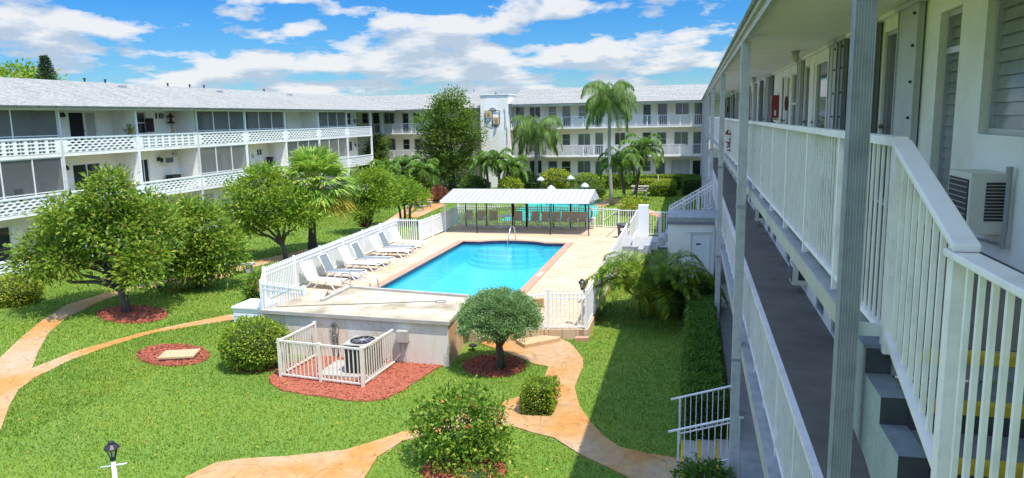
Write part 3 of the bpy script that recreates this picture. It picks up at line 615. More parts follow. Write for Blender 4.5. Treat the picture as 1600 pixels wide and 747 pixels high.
s = MB(); s.add([(x, a, b) for x in (1.02, 1.75) for a, b in ((4.0, F3 - .2), (1.23, 4.23), (1.23, 4.07), (4.0, F3 - .36))], [(0, 1, 2, 3), (7, 6, 5, 4), (2, 6, 7, 3), (0, 3, 7, 4)]); s.build('underside', 'stair_concrete', st)
r = MB()
for i in range(1, 9):
    t = i / 9; ya = 3.97 - .93 * t; r.bar((.99, ya, 5.60 - .33 * t + .02), (.99, ya, 6.53 - .35 * t), .02)
rr = r.build('railing', 'rail_paint', st)
r = MB(); r.bar((.99, 3.97, 6.545), (.99, 2.98, 6.19), .095, .03); r.build('handrail', 'rail_paint', rr, bev=.006); r = MB(); r.bar((.99, 4.05, 5.60), (.99, 3.08, 5.26), .045, .03); r.build('bottom_rail', 'rail_paint', rr)
r = MB(); r.box(.96, 1.02, 3.02, 3.085, 4.9, 6.15); r.build('post', 'rail_paint', rr); r = MB(); r.box(.968, 1.012, 4.0, 4.045, 5.5, 6.53); r.build('post', 'rail_paint', rr)
r = MB()
for i in range(1, 17): r.bar((.99, 3.05 - .118 * i, 5.02), (.99, 3.05 - .118 * i, 6.14), .02)
rr = r.build('railing', 'rail_paint', st)
r = MB(); r.bar((.99, 3.09, 6.16), (.99, 1.0, 6.16), .095, .03); r.build('handrail', 'rail_paint', rr, bev=.006); r = MB(); r.bar((.99, 3.09, 5.01), (.99, 1.0, 5.01), .045, .03); r.build('bottom_rail', 'rail_paint', rr)

# air conditioner and conduit by the louvred window
def wall_ac(name, label, F, u0, u1, z0, z1, d, group=None, grille='dark_slats'):
    p = F.p((u0 + u1) / 2, z0, 0); t = thing(name, label, 'air conditioner', p, group)
    b = MB(); F.box(b, u0, u1, z0, z1, .002, d); b.build('casing', 'ac_white', t, bev=.006)
    b = MB(); F.box(b, u0 + .04, u1 - .04, z0 + .05, z1 - .05, d + .001, d + .008); g = b.build('grille', grille, t)
    b = MB(); k = 9
    for i in range(k): z = z0 + .07 + (z1 - z0 - .14) * i / (k - 1); F.box(b, u0 + .05, u1 - .05, z - .004, z + .004, d + .0085, d + .014)
    b.build('fin', 'grey_metal', g)
    b = MB()
    for i in range(12): z = z0 + .12 + (z1 - z0 - .2) * i / 11; F.box(b, u0 - .004, u0 - .001, z - .010, z + .010, d * .12, d * .62)
    b.build('side_vent', 'dark_slats', t); return t
wall_ac('air_conditioner', 'boxy white window air conditioner under the louvred glass window beside the stair', FR, 6.54, 7.07, 5.70, 6.19, .29)
c = MB(); c.tube([FR.p(6.47, 5.6, .05), FR.p(6.47, 6.24, .05)], .018, 8); c.tube([FR.p(6.47, 6.20, .05), FR.p(6.47, 6.25, .05)], .026, 8); c.tube([FR.p(6.47, 5.62, .05), FR.p(7.3, 5.58, .05), FR.p(7.6, 5.55, .04)], .01, 6)
tag(c.build('conduit_pipe', 'grey_metal'), 'grey vertical conduit pipe fixed to the wall beside the boxy air conditioner', 'pipe')
for i, (yy, lb) in enumerate(((6.0, 'old air conditioner low on the shaded second floor wall below the fluted column'), (16.5, 'second air conditioner along the shaded second floor walkway wall'), (26.5, 'farther air conditioner on the shaded second floor walkway wall'))):
    wall_ac('air_conditioner', lb, FR, yy, yy + .6, 3.0, 3.42, .3, 'air conditioners on the walkway wall')
LB = ['nearest jelly jar ceiling lamp above the upper walkway', 'second jelly jar ceiling lamp above the upper walkway', 'third jelly jar ceiling lamp above the upper walkway', 'fourth and farthest of the clear jelly jar ceiling lamps above the walkway']
for yy, lb in zip((16.2, 27.0, 34.1, 41.4), LB):
    t = thing('ceiling_lamp', lb, 'lamp', (1.98, yy, CE), 'jelly jar lamps under the walkway ceiling')
    b = MB(); b.lathe([(.085, 0), (.085, -.035), (.06, -.06)], (1.98, yy, CE - .004), 14); b.build('lamp_base', 'grey_metal', t, True)
    b = MB(); b.lathe([(.058, -.06), (.08, -.11), (.075, -.17), (.045, -.215), (.005, -.225)], (1.98, yy, CE), 14); b.build('lamp_shade', 'lamp_glass', t, True)
for (y0, lb) in ((23.3, 'red fire extinguisher cabinet nearer the camera on the upper walkway wall'), (54.6, 'far red fire extinguisher cabinet at the end of the upper walkway')):
    t = thing('extinguisher_cabinet', lb, 'cabinet', FR.p(y0 + .3, 6.6), 'fire extinguisher cabinets on the walkway wall')
    b = MB(); FR.box(b, y0, y0 + .62, 6.55, 7.22, .002, .2); b.build('cabinet', 'red_box', t, bev=.006)
    b = MB(); FR.box(b, y0 + .1, y0 + .52, 6.75, 7.15, .201, .206); b.build('pane', 'glass_dark', t)
    b = MB(); FR.box(b, y0 - .004, y0 - .001, 6.62, 6.78, .08, .13); b.build('label_plate', 'white_paint', t)
# entry stair from the courtyard up to the ground walkway, with two handrails
t = thing('entry_steps', 'small yellow edged steps between two white handrails at the lower walkway entrance', 'stairs', (.3, 13.4, 0))
for i in range(3):
    b = MB(); b.box(-.12 + .33 * i, .95, 13.0, 14.7, -.02 + (.0 if i == 0 else 0), .05 + .03 * i + .012 * i); o = b.build('step', 'concrete', t)
    b = MB(); b.box(-.124 + .33 * i, -.06 + .33 * i, 13.02, 14.68, .02 + .03 * i, .054 + .042 * i); b.build('nosing', 'yellow_paint', o)
for yy in (13.05, 14.65):
    b = MB()
    for k in range(1, 9): x = -.16 + .108 * k; zt = .98 + .33 * (x + .16) / 1.0; b.bar((x, yy, zt - .80), (x, yy, zt - .03), .016)
    o = b.build('railing', 'rail_paint', t)
    b = MB(); b.tube([(-.34, yy, .93), (.86, yy, 1.31), (.98, yy, 1.31)], .024, 8); b.build('handrail', 'rail_paint', o); b = MB(); b.tube([(-.16, yy, .20), (.92, yy, .55)], .018, 6); b.build('bottom_rail', 'rail_paint', o)
    for x, z in ((-.16, .97), (.9, 1.3)): b = MB(); b.bar((x, yy, 0), (x, yy, z), .04); b.build('post', 'rail_paint', o)

# storage room under the stair landing, landing and flight to the second floor
sh = thing('storage_room', 'white storage room with a closed white door beneath the grey stair landing', 'shed', (0, 30, 0))
FS = Face((0, 28.8, 0), (1, 0, 0), (0, -1, 0))
b = MB(); FS.wall(b, -.89, .86, 0, 2.52, [(-.01, .645, .26, 2.15)]); b.add([(-.89, 28.8, 0), (-.89, 31.2, 0), (-.89, 31.2, 2.52), (-.89, 28.8, 2.52)], [(3, 2, 1, 0)]); b.add([(.86, 28.8, 0), (.86, 31.2, 0), (.86, 31.2, 2.52), (.86, 28.8, 2.52)], [(0, 1, 2, 3)]); b.add([(-.89, 31.2, 0), (.86, 31.2, 0), (.86, 31.2, 2.52), (-.89, 31.2, 2.52)], [(0, 1, 2, 3)]); b.build('wall', 'stucco', sh)
b = MB(); b.box(-.93, .861, 28.76, 31.24, 2.521, 2.79); b.build('landing', 'ledge_grey', sh); b = MB(); b.box(-.94, .861, 28.75, 28.758, 2.521, 2.62); b.build('edge_band', 'dark_shutter', sh)
b = MB(); FS.box(b, -.01, .645, .26, 2.15, -.06, -.02); d = b.build('door', 'white_paint', sh)
b = MB(); FS.box(b, .18, .36, 1.72, 1.775, -.0195, -.012); b.build('name_plate', 'black_metal', d); b = MB(); b.tube([FS.p(.05, 1.15, -.02), FS.p(.05, 1.15, .04)], .03, 8); b.build('handle', 'steel', d)
b = MB(); FS.box(b, -.07, -.012, .26, 2.22, -.015, .015); FS.box(b, .647, .705, .26, 2.22, -.015, .015); FS.box(b, -.012, .647, 2.152, 2.22, -.015, .015); FS.box(b, -.16, .8, 2.221, 2.255, -.02, .05); b.build('door_frame', 'frame_white', sh)
fs = thing('stair_flight', 'grey stair flight with sloping white balustrade rising behind the storage room', 'stairs', (-.7, 32, 0))
for i in range(11):
    x = .86 - .28 * i; b = MB(); b.box(x - .28, x, 31.3, 32.6, 2.6 - .175 * (i + 1), 2.79 - .175 * i); b.build('step', 'ledge_grey', fs)
for yy in (31.34, 32.55):
    railing(fs, (-.95, yy), (.86, yy), 1.72, 1.05, .125, 'rail_paint', 3, .022, .05, zq=2.82)
    b = MB(); b.bar((-.95, yy, 2.58), (.86, yy, 3.68), .05, .04); b.build('second_rail', 'rail_paint', fs)
b = MB(); b.box(-3.0, -.93, 33.0, 36.0, 0, .78); b.build('wall', 'stucco', fs); b = MB(); b.box(-3.04, -.93, 32.96, 36.04, .781, .86); b.build('landing', 'ledge_grey', fs)
b = MB(); b.box(-2.5, -.93, 32.9, 32.98, .5, .74); b.build('edge_band', 'dark_shutter', fs)
railing(fs, (-2.05, 36.0), (-.93, 36.0), .88, 1.18, .12, 'rail_paint', 2, .024)
b = MB(); b.box(-2.53, -2.06, 35.8, 36.2, 0, 2.40); b.box(-2.60, -2.53, 33.2, 36.2, 0, 1.2); b.build('pier', 'white_paint', fs)
# ------------------------------------------------------------------ left wing with screened balconies
lb_ = thing('apartment_building', 'cream three storey wing across the lawn with white lattice balcony fronts and screened porches', 'building', (-33, 40, 0))
XW, XF = -31.0, -29.5
FL = Face((XW, 0, 0), (0, 1, 0), (1, 0, 0))
LF = (.2, 2.85, 5.48); LC = (2.70, 5.31, 7.55); Y0, P = 24.25, 5.05
YS, YE = Y0 - 2 * P, Y0 + 8 * P
ops = []
def o_(fl, y0, y1, z0, z1, k, pm='glass_dark'): ops.append((y0, y1, LF[fl] + z0, LF[fl] + z1, k, pm))
o_(2, 25.2, 27.4, .02, 1.98, 'slide'); o_(2, 31.4, 32.42, .02, 2.0, 'door', 'dark_room'); o_(2, 32.45, 33.2, .02, 2.0, 'door', 'curtain'); o_(2, 36.0, 36.9, .75, 2.02, 'sash')
o_(2, 40.3, 42.2, .02, 2.0, 'slide', 'curtain'); o_(2, 45.3, 47.2, .02, 2.0, 'slide'); o_(2, 50.3, 52.3, .02, 2.0, 'slide', 'curtain'); o_(2, 55.3, 57.6, .02, 2.0, 'slide'); o_(2, 62.5, 63.6, .9, 2.03, 'sash')
o_(1, 25.3, 27.2, .02, 1.95, 'slide', 'curtain'); o_(1, 31.3, 33.2, .02, 1.95, 'slide'); o_(1, 36.0, 36.8, .02, 1.94, 'slide', 'dark_room'); o_(1, 40.2, 43.8, .1, 1.98, 'slide', 'curtain_pale'); o_(1, 46.6, 46.95, .02, 1.97, 'door')
o_(1, 47.9, 48.6, 1.5, 2.0, 'double'); o_(1, 50.3, 52.3, .02, 1.95, 'slide'); o_(1, 55.5, 57.5, .02, 1.95, 'slide', 'curtain_pale'); o_(1, 62.5, 63.6, 1.1, 2.06, 'double')
for k in range(-2, 8): o_(0, Y0 + P * k + 1.2, Y0 + P * k + 3.1, .02, 2.0, 'slide', 'curtain' if k % 2 else 'glass_dark')
w = MB(); FL.wall(w, YS, YE, 0, 7.58, ops)
w.add([(XW, YE, 0), (-41, YE, 0), (-41, YE, 7.6), (XW, YE, 7.6)], [(0, 1, 2, 3)]); w.add([(XW, YS, 0), (-41, YS, 0), (-41, YS, 7.6), (XW, YS, 7.6)], [(3, 2, 1, 0)]); w.add([(-41, YS, 0), (-41, YE, 0), (-41, YE, 7.6), (-41, YS, 7.6)], [(0, 1, 2, 3)])
w.build('wall', 'stucco_cream', lb_)
for o in ops: FL.opening(lb_, o, o[4], 'frame_white', o[5])
for z0, z1, nm in ((2.70, 2.85, 's'), (5.31, 5.48, 's')): s = MB(); s.box(XW + .001, XF, YS, YE, z0, z1); s.build('floor_slab', 'stucco', lb_)
s = MB(); s.box(XW + .001, -29.25, YS, 69.4, 7.55, 7.59); s.build('soffit', 'soffit', lb_)
s = MB(); s.box(-29.25, -29.12, YS - .4, 69.38, 7.53, 7.70); s.build('fascia', 'white_paint', lb_)
s = MB(); ya, yb = YS - .5, 75.4
s.add([(-28.98, ya, 7.705), (-28.98, yb, 7.705), (-35.3, yb, 9.36), (-35.3, ya, 9.36), (-41.6, ya, 7.705), (-41.6, yb, 7.705), (-28.98, ya, 7.6), (-28.98, yb, 7.6), (-41.6, ya, 7.6), (-41.6, yb, 7.6)],
  [(0, 1, 2, 3), (3, 2, 5, 4), (0, 3, 4, 8, 6), (1, 7, 9, 5, 2), (0, 6, 7, 1), (4, 5, 9, 8)]); rf = s.build('roof', 'shingles', lb_)
for y in (37.2, 38.8, 44.4, 46.7, 48.3, 56.2): s = MB(); s.tube([(-35.25, y, 9.3), (-35.25, y, 9.56)], .05, 8); s.tube([(-35.25, y, 9.5), (-35.25, y, 9.56)], .08, 8); s.build('vent_pipe', 'black_metal', rf)
for y in (38.6, 48.2, 58.0): s = MB(); z = 9.02; s.box(-34.2, -33.85, y, y + .35, z - .05, z + .13); s.build('roof_vent', 'grey_metal', rf)
for k in range(-1, 8):
    y = Y0 + P * k
    for f in range(3): s = MB(); s.box(XW + .002, XF - .13, y - .05, y + .05, LF[f] + .001, LC[f] - .001); s.build('partition', 'stucco', lb_)
for k in range(-2, 9):
    y = Y0 + P * k; s = MB(); s.box(XF - .125, XF + .03, y - .065, y + .065, 0, 7.53); s.build('post', 'column_paint' if k in (1, 3) else 'white_paint', lb_)
def lattice(kind, L, H):
    m = MB(); t = .055
    if kind == 'hex': nr, a, hp, hq, hh = 5, .41, .172, .088, .047
    else: nr, a, hp, hq, hh = 4, .56, .20, .185, .05
    b = H / nr
    def cell(x, y):
        O = [(-a / 2, 0), (-a / 2, -b / 2), (a / 2, -b / 2), (a / 2, 0), (a / 2, b / 2), (-a / 2, b / 2)]
        I = [(-hp, 0), (-hq, -hh), (hq, -hh), (hp, 0), (hq, hh), (-hq, hh)]
        for tx in (t, -t): m.add([(tx, x + p, y + q) for p, q in O] + [(tx, x + p, y + q) for p, q in I], [(i, (i + 1) % 6, 6 + (i + 1) % 6, 6 + i) if tx > 0 else (i, 6 + i, 6 + (i + 1) % 6, (i + 1) % 6) for i in range(6)])
        m.add([(t, x + p, y + q) for p, q in I] + [(-t, x + p, y + q) for p, q in I], [(i, (i + 1) % 6, 6 + (i + 1) % 6, 6 + i) for i in range(6)])
        if kind != 'hex': m.box(-t * .8, t * .8, x - .012, x + .012, y - hh, y + hh)
    n = int((L - .1) / a)
    for r in range(nr):
        off = a / 2 if (r % 2 and kind == 'hex') else 0; k = n - (1 if off else 0); x0 = (L - n * a) / 2
        for c in range(k): cell(x0 + off + a * (c + .5), b * (r + .5))
        m.box(-t, t, 0, x0 + off, b * r, b * (r + 1)); m.box(-t, t, x0 + off + a * k, L, b * r, b * (r + 1))
    return m
def move(mb, f): mb.v = [f(*v) for v in mb.v]; return mb
for f, zb_ in ((2, 5.48), (1, 2.85), (0, .14)):
    for k in range(-2, 8):
        y = Y0 + P * k + .066; L = P - .132; kind = 'block' if (f == 2 and k in (0, 2)) else 'hex'
        m_ = move(lattice(kind, L, .67), lambda x, yy, z: (XF - .045 + x, y + yy, zb_ + z)); pp = m_.build('parapet', 'lattice_paint', lb_)
        c = MB(); c.box(XF - .115, XF + .035, y, y + L, zb_ + .671, zb_ + .755); c.build('cap', 'white_paint', pp)
    # return of the end balcony
def screen(f, k, n, mm='screen_mesh'):
    y = Y0 + P * k + .07; L = P - .14; z0 = (5.48, 2.85, .14)[2 - f] + .757; z1 = LC[f] - .002
    s = MB(); s.add([(XF - .06, y, z0), (XF - .06, y + L, z0), (XF - .06, y + L, z1), (XF - .06, y, z1)], [(0, 1, 2, 3)]); o = s.build('screen', mm, lb_)
    s = MB()
    for i in range(n + 1): yy = y + L * i / n; s.box(XF - .09, XF - .03, max(y, yy - .03), min(y + L, yy + .03), z0, z1)
    s.box(XF - .088, XF - .032, y, y + L, z0 + .06, z0 + .10); s.box(XF - .088, XF - .032, y, y + L, z1 - .05, z1 - .002); s.build('mullion', 'screen_frame', o)
for k, n in ((-1, 3), (0, 2), (3, 3), (4, 3), (6, 3)): screen(2, k, n)
for k, n, mm in ((-1, 3, 'screen_mesh'), (0, 3, 'screen_mesh'), (3, 3, 'screen_pale'), (5, 3, 'screen_mesh'), (6, 3, 'screen_pale')): screen(1, k, n, mm)
# things on the balconies
G = 'things hung on the balcony walls'
def flat(name, label, cat, y0, y1, z0, z1, m, d=.04, inner=None, group=None):
    t = thing(name, label, cat, FL.p((y0 + y1) / 2, z0, 0), group); b = MB(); FL.box(b, y0, y1, z0, z1, .002, d); b.build('frame', m, t)
    if inner: b = MB(); FL.box(b, y0 + .05, y1 - .05, z0 + .05, z1 - .05, d + .001, d + .006); b.build('panel', inner, t)
    return t
flat('picture_frame', 'small dark square picture on the upper balcony wall beside the lantern', 'picture', 38.0, 38.38, 7.1, 7.4, 'black_metal', inner='dark_shutter')
flat('wall_art', 'narrow dark strip ornament left of the square picture on the upper balcony', 'ornament', 37.7, 37.82, 7.1, 7.42, 'black_metal')
t = thing('wall_lantern', 'black lantern shaped ornament hanging on the upper balcony wall', 'ornament', FL.p(38.7, 6.8))
b = MB(); b.lathe([(.02, .62), (.05, .56), (.22, .40), (.24, .36), (.08, .34)], (XW + .26, 38.7, 6.8), 8); b.lathe([(.10, .32), (.06, .15), (.2, .06), (.22, 0)], (XW + .26, 38.7, 6.8), 8); b.build('body', 'black_metal', t)
t = thing('wall_ornament', 'black arched wrought iron ornament on the upper balcony wall near the brown board', 'ornament', FL.p(39.9, 6.6))
b = MB(); b.tube([FL.p(39.75, 6.68, .05)] + [FL.p(39.93 - .18 * math.cos(PI * i / 8), 6.9 + .22 * math.sin(PI * i / 8), .05) for i in range(9)] + [FL.p(40.1, 6.68, .05)], .025, 6); FL.box(b, 39.65, 40.2, 6.58, 6.68, .01, .08); b.build('arch', 'black_metal', t)
flat('wooden_board', 'tall brown board standing at the end of the decorated upper balcony', 'board', 38.95, 39.2, 5.5, 7.5, 'tan_panel', .05)
t = thing('hanging_cloth', 'dark red cloth hung on the upper balcony window beside the wall ornaments', 'cloth', FL.p(37.1, 6.4)); b = MB()
for i in range(7): FL.box(b, 36.8 + .09 * i, 36.89 + .09 * i, 6.32 + .02 * (i % 3), 7.12, .05 + .015 * (i % 2), .08 + .015 * (i % 2))
b.build('cloth', 'cloth_dark', t)
def sconce(y, z, lb):
    t = thing('wall_lamp', lb, 'lamp', FL.p(y, z), 'balcony wall lamps'); b = MB(); FL.box(b, y - .06, y + .06, z, z + .22, .002, .05); b.lathe([(.07, 0), (.13, .02), (.10, .16), (.03, .24)], (XW + .14, y, z), 8); b.build('body', 'black_metal', t)
sconce(30.95, 7.2, 'black wall lamp at the left of the open upper balcony with the sliding door'); sconce(30.8, 4.55, 'black wall lamp on the middle balcony above the big tree'); sconce(37.55, 4.6, 'black wall lamp by the air conditioner of the middle balcony')
flat('picture_frame', 'black framed white picture on the middle balcony wall', 'picture', 39.76, 40.3, 4.0, 4.62, 'black_metal', inner='frame_white')
wall_ac('air_conditioner', 'white air conditioner high on the middle balcony wall below the round fan', FL, 37.75, 38.5, 4.42, 4.82, .35)
t = thing('wall_fan', 'round grey fan mounted high on the middle balcony wall', 'fan', FL.p(38.8, 4.8)); b = MB(); c = FL.p(38.85, 4.97, .12); b.tube([FL.p(38.85, 4.97, .02), FL.p(38.85, 4.97, .2)], .06, 8); r_ = [FL.p(38.85 + .2 * math.cos(2 * PI * i / 16), 4.97 + .2 * math.sin(2 * PI * i / 16), .18) for i in range(17)]; b.tube(r_, .018, 6)
for i in range(8): b.bar(FL.p(38.85, 4.97, .19), r_[2 * i], .012)
b.build('guard', 'grey_metal', t)
wall_ac('air_conditioner', 'white air conditioner on the upper end wall of the cream wing', FL, 64.0, 64.5, 6.5, 6.95, .3); wall_ac('air_conditioner', 'white air conditioner on the middle end wall of the cream wing', FL, 64.0, 64.45, 4.25, 4.7, .3)
t = thing('potted_plant', 'potted plant with orange flowers on the white lattice balcony rail', 'plant', (-29.55, 33.9, 6.235)); b = MB(); b.lathe([(.08, 0), (.11, .16), (.09, .16)], (-29.55, 33.9, 6.236), 10); b.build('pot', 'terracotta', t)
PLANTS = [(t, (-29.55, 33.9, 6.45), .26, 'petal_orange')]
for (y, z, lb) in ((31.3, 2.85, 'dark chair standing on the screened middle balcony'), (27.6, 2.85, 'dark tall backed chair on the screened middle balcony nearest the camera')):
    t = thing('balcony_chair', lb, 'chair', (-30.3, y, z), 'balcony chairs'); b = MB(); b.box(-30.55, -30.1, y - .22, y + .22, z + .42, z + .47); b.build('seat', 'black_metal', t); b = MB(); b.box(-30.55, -30.5, y - .22, y + .22, z + .47, z + 1.05); b.build('backrest', 'black_metal', t)
    for sx in (-30.53, -30.12):
        for sy in (-.2, .2): b = MB(); b.bar((sx, y + sy, z), (sx, y + sy, z + .42), .035); b.build('leg', 'black_metal', t)

# ------------------------------------------------------------------ far wing
fb = thing('apartment_building', 'white far wing closing the courtyard behind the tall palms, with white balcony railings', 'building', (-8, 73, 0))
FB = Face((0, 71.4, 0), (1, 0, 0), (0, -1, 0))
def clean(L):
    out = []
    for o in sorted(L):
        if o[1] - o[0] < .3: continue
        if out and o[0] < out[-1][1] + .08: continue
        out.append(o)
    return out
A3 = [(a, b, 5.74 if k == 'door' else c, min(d, 7.8), k) for a, b, c, d, k in FAR3]; A2 = [(a, b, 3.04 if k == 'door' else c, d, k) for a, b, c, d, k in FAR2]; A1 = [(a, b, .3 if k in ('door', 'blind') else c, d, k) for a, b, c, d, k in FAR1]
A3, A2, A1 = clean(A3), clean(A2), clean(A1)
A3.append((-9.4, -8.3, 6.6, 7.75, 'double')); A1.append((-7.9, -6.8, 1.3, 2.45, 'double'))
w = MB(); FB.wall(w, -17.3, 2.4, 0, 7.9, A1 + A2 + A3); w.build('wall', 'stucco_cream', fb)
for o in A1 + A2 + A3: FB.opening(fb, o, o[4], 'frame_alu', 'curtain_pale' if o[4] == 'blind' else random.choice(['glass_blue', 'glass_dark', 'glass_blue']))
for z in (5.60, 2.89): s = MB(); s.box(-17.29, .86, 69.95, 71.399, z, z + .13); s.build('floor_slab', 'stucco', fb)
for z in (5.73, 3.02):
    x = -17.2
    while x < .7: x2 = min(x + 3.0, .8); railing(fb, (x, 70.02), (x2, 70.02), z, 1.0, .17, 'rail_paint', 3, .024, .07); x = x2
s = MB(); s.box(-17.3, .74, 69.75, 71.399, 7.86, 7.9); s.build('soffit', 'soffit', fb); s = MB(); s.box(-17.3, .7, 69.62, 69.75, 7.82, 8.0); s.build('fascia', 'white_paint', fb)
s = MB(); s.add([(-17.35, 69.5, 8.005), (2, 69.5, 8.005), (8, 75.5, 9.62), (-17.35, 75.5, 9.62), (-17.35, 81.5, 8.005), (13, 81.5, 8.005), (-17.35, 69.5, 7.93), (2, 69.5, 7.93)], [(0, 1, 2, 3), (3, 2, 5, 4), (0, 6, 7, 1), (0, 3, 4)]); s.build('roof', 'shingles', fb)
b = MB(); b.box(-10.3, -9.8, 70.2, 70.6, 3.03, 3.75); b.build('balcony_cabinet', 'grey_metal', fb)
fl = thing('apartment_building', 'white far corner wing between the cream wing and the stair tower, partly behind trees', 'building', (-27, 73, 0))
B3 = [(a, b, 5.46 if k == 'door' else c, d, k) for a, b, c, d, k in FL3] + [(-25.6, -24.4, 6.3, 7.45, 'double'), (-23.0, -22.1, 5.46, 7.45, 'door')]; B2 = [(a, b, 2.77 if k == 'door' else c, d, k) for a, b, c, d, k in FL2] + [(-25.4, -24.2, 3.7, 4.8, 'double')]
w = MB(); FB.wall(w, -40, -20.2, 0, 7.7, B3 + B2); w.build('wall', 'stucco_cream', fl)
for o in B3 + B2: FB.opening(fl, o, o[4], 'frame_alu', 'glass_blue' if o[4] == 'double' else 'glass_dark')
for z in (5.32, 2.63): s = MB(); s.box(-40, -20.2, 69.95, 71.399, z, z + .12); s.build('floor_slab', 'stucco', fl)
for z in (5.44, 2.75):
    x = -34.6
    while x < -20.6: x2 = min(x + 3.0, -20.3); railing(fl, (x, 70.02), (x2, 70.02), z, .95, .17, 'rail_paint', 3, .024, .07); x = x2
for x in (-30.7, -25.2): s = MB(); s.box(x - .11, x + .11, 69.78, 69.94, 0, 7.6); s.build('post', 'white_paint', fl)
s = MB(); s.box(-29.1, -20.2, 69.75, 71.399, 7.62, 7.66); s.build('soffit', 'soffit', fl); s = MB(); s.box(-29.1, -20.2, 69.62, 69.75, 7.60, 7.75); s.build('fascia', 'white_paint', fl)
s = MB(); s.add([(-45, 69.5, 7.755), (-20.2, 69.5, 7.755), (-20.2, 75.5, 9.42), (-45, 75.5, 9.42), (-20.2, 81.5, 7.755), (-45, 81.5, 7.755), (-45, 69.5, 7.68), (-20.2, 69.5, 7.68)], [(0, 1, 2, 3), (3, 2, 4, 5), (0, 6, 7, 1), (1, 4, 2)]); rf = s.build('roof', 'shingles', fl)
tw = thing('stair_tower', 'plain white stair tower carrying a lantern emblem between the far wings', 'tower', (-18.7, 71, 0))
b = MB(); b.box(-20.14, -17.36, 69.4, 74.5, 0, 8.93); b.build('wall', 'stucco', tw); b = MB(); b.box(-20.22, -17.28, 69.32, 74.58, 8.931, 9.03); b.build('coping', 'white_paint', tw)
b = MB(); b.tube([(-17.65, 69.34, 5.9), (-17.65, 69.34, 7.5), (-17.75, 69.34, 7.7)], .035, 6); b.tube([(-17.5, 69.34, 4.2), (-17.5, 69.34, 5.9), (-17.65, 69.34, 5.9)], .03, 6); b.build('pipe', 'grey_metal', tw)
b = MB(); b.box(-17.35, -17.0, 69.5, 69.7, 7.95, 8.06); b.box(-17.35, -17.2, 69.45, 69.6, 7.3, 7.75); b.build('scupper', 'dark_shutter', tw)
em = thing('wall_emblem', 'shield shaped lantern emblem with two tan squares on the white stair tower', 'emblem', (-18.9, 69.38, 7))
y = 69.33; b = MB()
sh_ = [(-19.66, y, 7.45), (-19.66, y, 6.28), (-18.93, y, 6.0), (-18.2, y, 6.25), (-18.2, y, 7.45), (-19.66, y, 7.45)]
for p, q in zip(sh_, sh_[1:]): b.bar(p, q, .04, .04)
b.bar((-18.93, y, 6.0), (-18.93, y, 7.45), .04); b.build('outline', 'black_metal', em)
b = MB(); b.add([(-18.9 + .38 * math.cos(PI * i / 10), yy, 7.48 + .28 * math.sin(PI * i / 10)) for yy in (y, 69.39) for i in range(11)], [tuple(range(11)), tuple(range(11, 22))[::-1]] + [(i, 11 + i, 12 + i, i + 1) for i in range(10)]); b.build('arch', 'ledge_grey', em)
for (xa, xb, za, zc) in ((-19.58, -19.0, 6.78, 7.42), (-18.83, -18.26, 6.2, 6.85)):
    b = MB(); b.box(xa, xb, y - .02, 69.39, za, zc); o = b.build('square', 'tan_panel', em); b = MB(); b.box(xa + .18, xb - .16, y - .05, y - .021, za + .18, zc - .15); b.build('inset', 'brown_panel', o)
b = MB(); b.box(-19.6, -19.15, y, 69.39, 6.48, 6.76); b.box(-18.88, -18.7, y, 69.39, 6.15, 6.5); b.build('plate', 'ledge_grey', em); b = MB(); b.lathe([(.05, 0), (.12, .05), (.1, .25), (.03, .33)], (-18.55, 69.25, 5.85), 8); b.build('lamp', 'black_metal', em)
ANT = [(-33.2, 10.9, 'tall thin mast antenna on the far corner roof'), (-26.0, 10.6, 'thin antenna with crossbars left of the leafy ficus top'), (-23.3, 10.7, 'bare thin antenna rising right behind the leafy ficus'), (-34.8, 10.2, 'short antenna with wide crossbars at the roof corner')]
for x, z, lb in ANT:
    t = thing('roof_antenna', lb, 'antenna', (x, 75.5, 9.3), 'antennas on the far roofs'); b = MB(); b.tube([(x, 75.5, 9.2), (x, 75.5, z)], .022, 6); b.build('mast', 'grey_metal', t); b = MB()
    for i in range(3): b.tube([(x - .35 + .08 * i, 75.5, z - .12 * i), (x + .35 - .08 * i, 75.5, z - .12 * i)], .014, 5)
    b.build('element', 'grey_metal', t)
# ------------------------------------------------------------------ pump house
ph = thing('pump_house', 'low stained concrete pump house with a flat tan roof beside the pool', 'building', (-9.3, 19.5, 0))
RO = [(-12.32, 18.48), (-12.06, 18.85), (-11.84, 21.2), (-11.5, 21.25), (-10.94, 19.72), (-10.9, 21.6), (-6.55, 21.0), (-6.33, 18.2)]
b = MB(); pts = [(-6.38, 18.26), (-12.24, 18.54), (-12.0, 18.9), (-11.8, 21.15), (-6.6, 20.9)]
for i in range(4): a, c = pts[i], pts[i + 1]; b.add([(*a, -.02), (*a, 1.2), (*c, 1.2), (*c, -.02)], [(3, 2, 1, 0)])
b.build('wall', 'stained_wall', ph)
b = MB(); b.add([(-6.38, 18.26, -.02), (-6.6, 20.9, -.02), (-6.6, 20.9, 1.2), (-6.38, 18.26, 1.2)], [(0, 1, 2, 3)]); sw = b.build('end_wall', 'rust_wall', ph); sw['label'] = 'rust stained orange end wall'
b = MB()
for i in range(4): b.box(-6.47 - .02 * i, -6.43 - .02 * i + .03, 19.9 + .02, 20.5, .45 + .1 * i, .50 + .1 * i)
b.build('louvre', 'yellow_paint', sw)
b = MB(); b.prism(RO, 1.19, 1.285); rf = b.build('roof', 'flat_roof', ph)
b = MB()
for p, q in (((-10.94, 19.74), (-10.9, 21.58)), ((-10.9, 21.58), (-6.57, 20.98))): b.bar((*p, 1.32), (*q, 1.32), .13, .068)
b.build('kerb', 'concrete', rf)
b = MB(); b.bar((-12.3, 18.465, 1.25), (-6.31, 18.185, 1.25), .02, .10); b.build('edge_strip', 'concrete', rf)
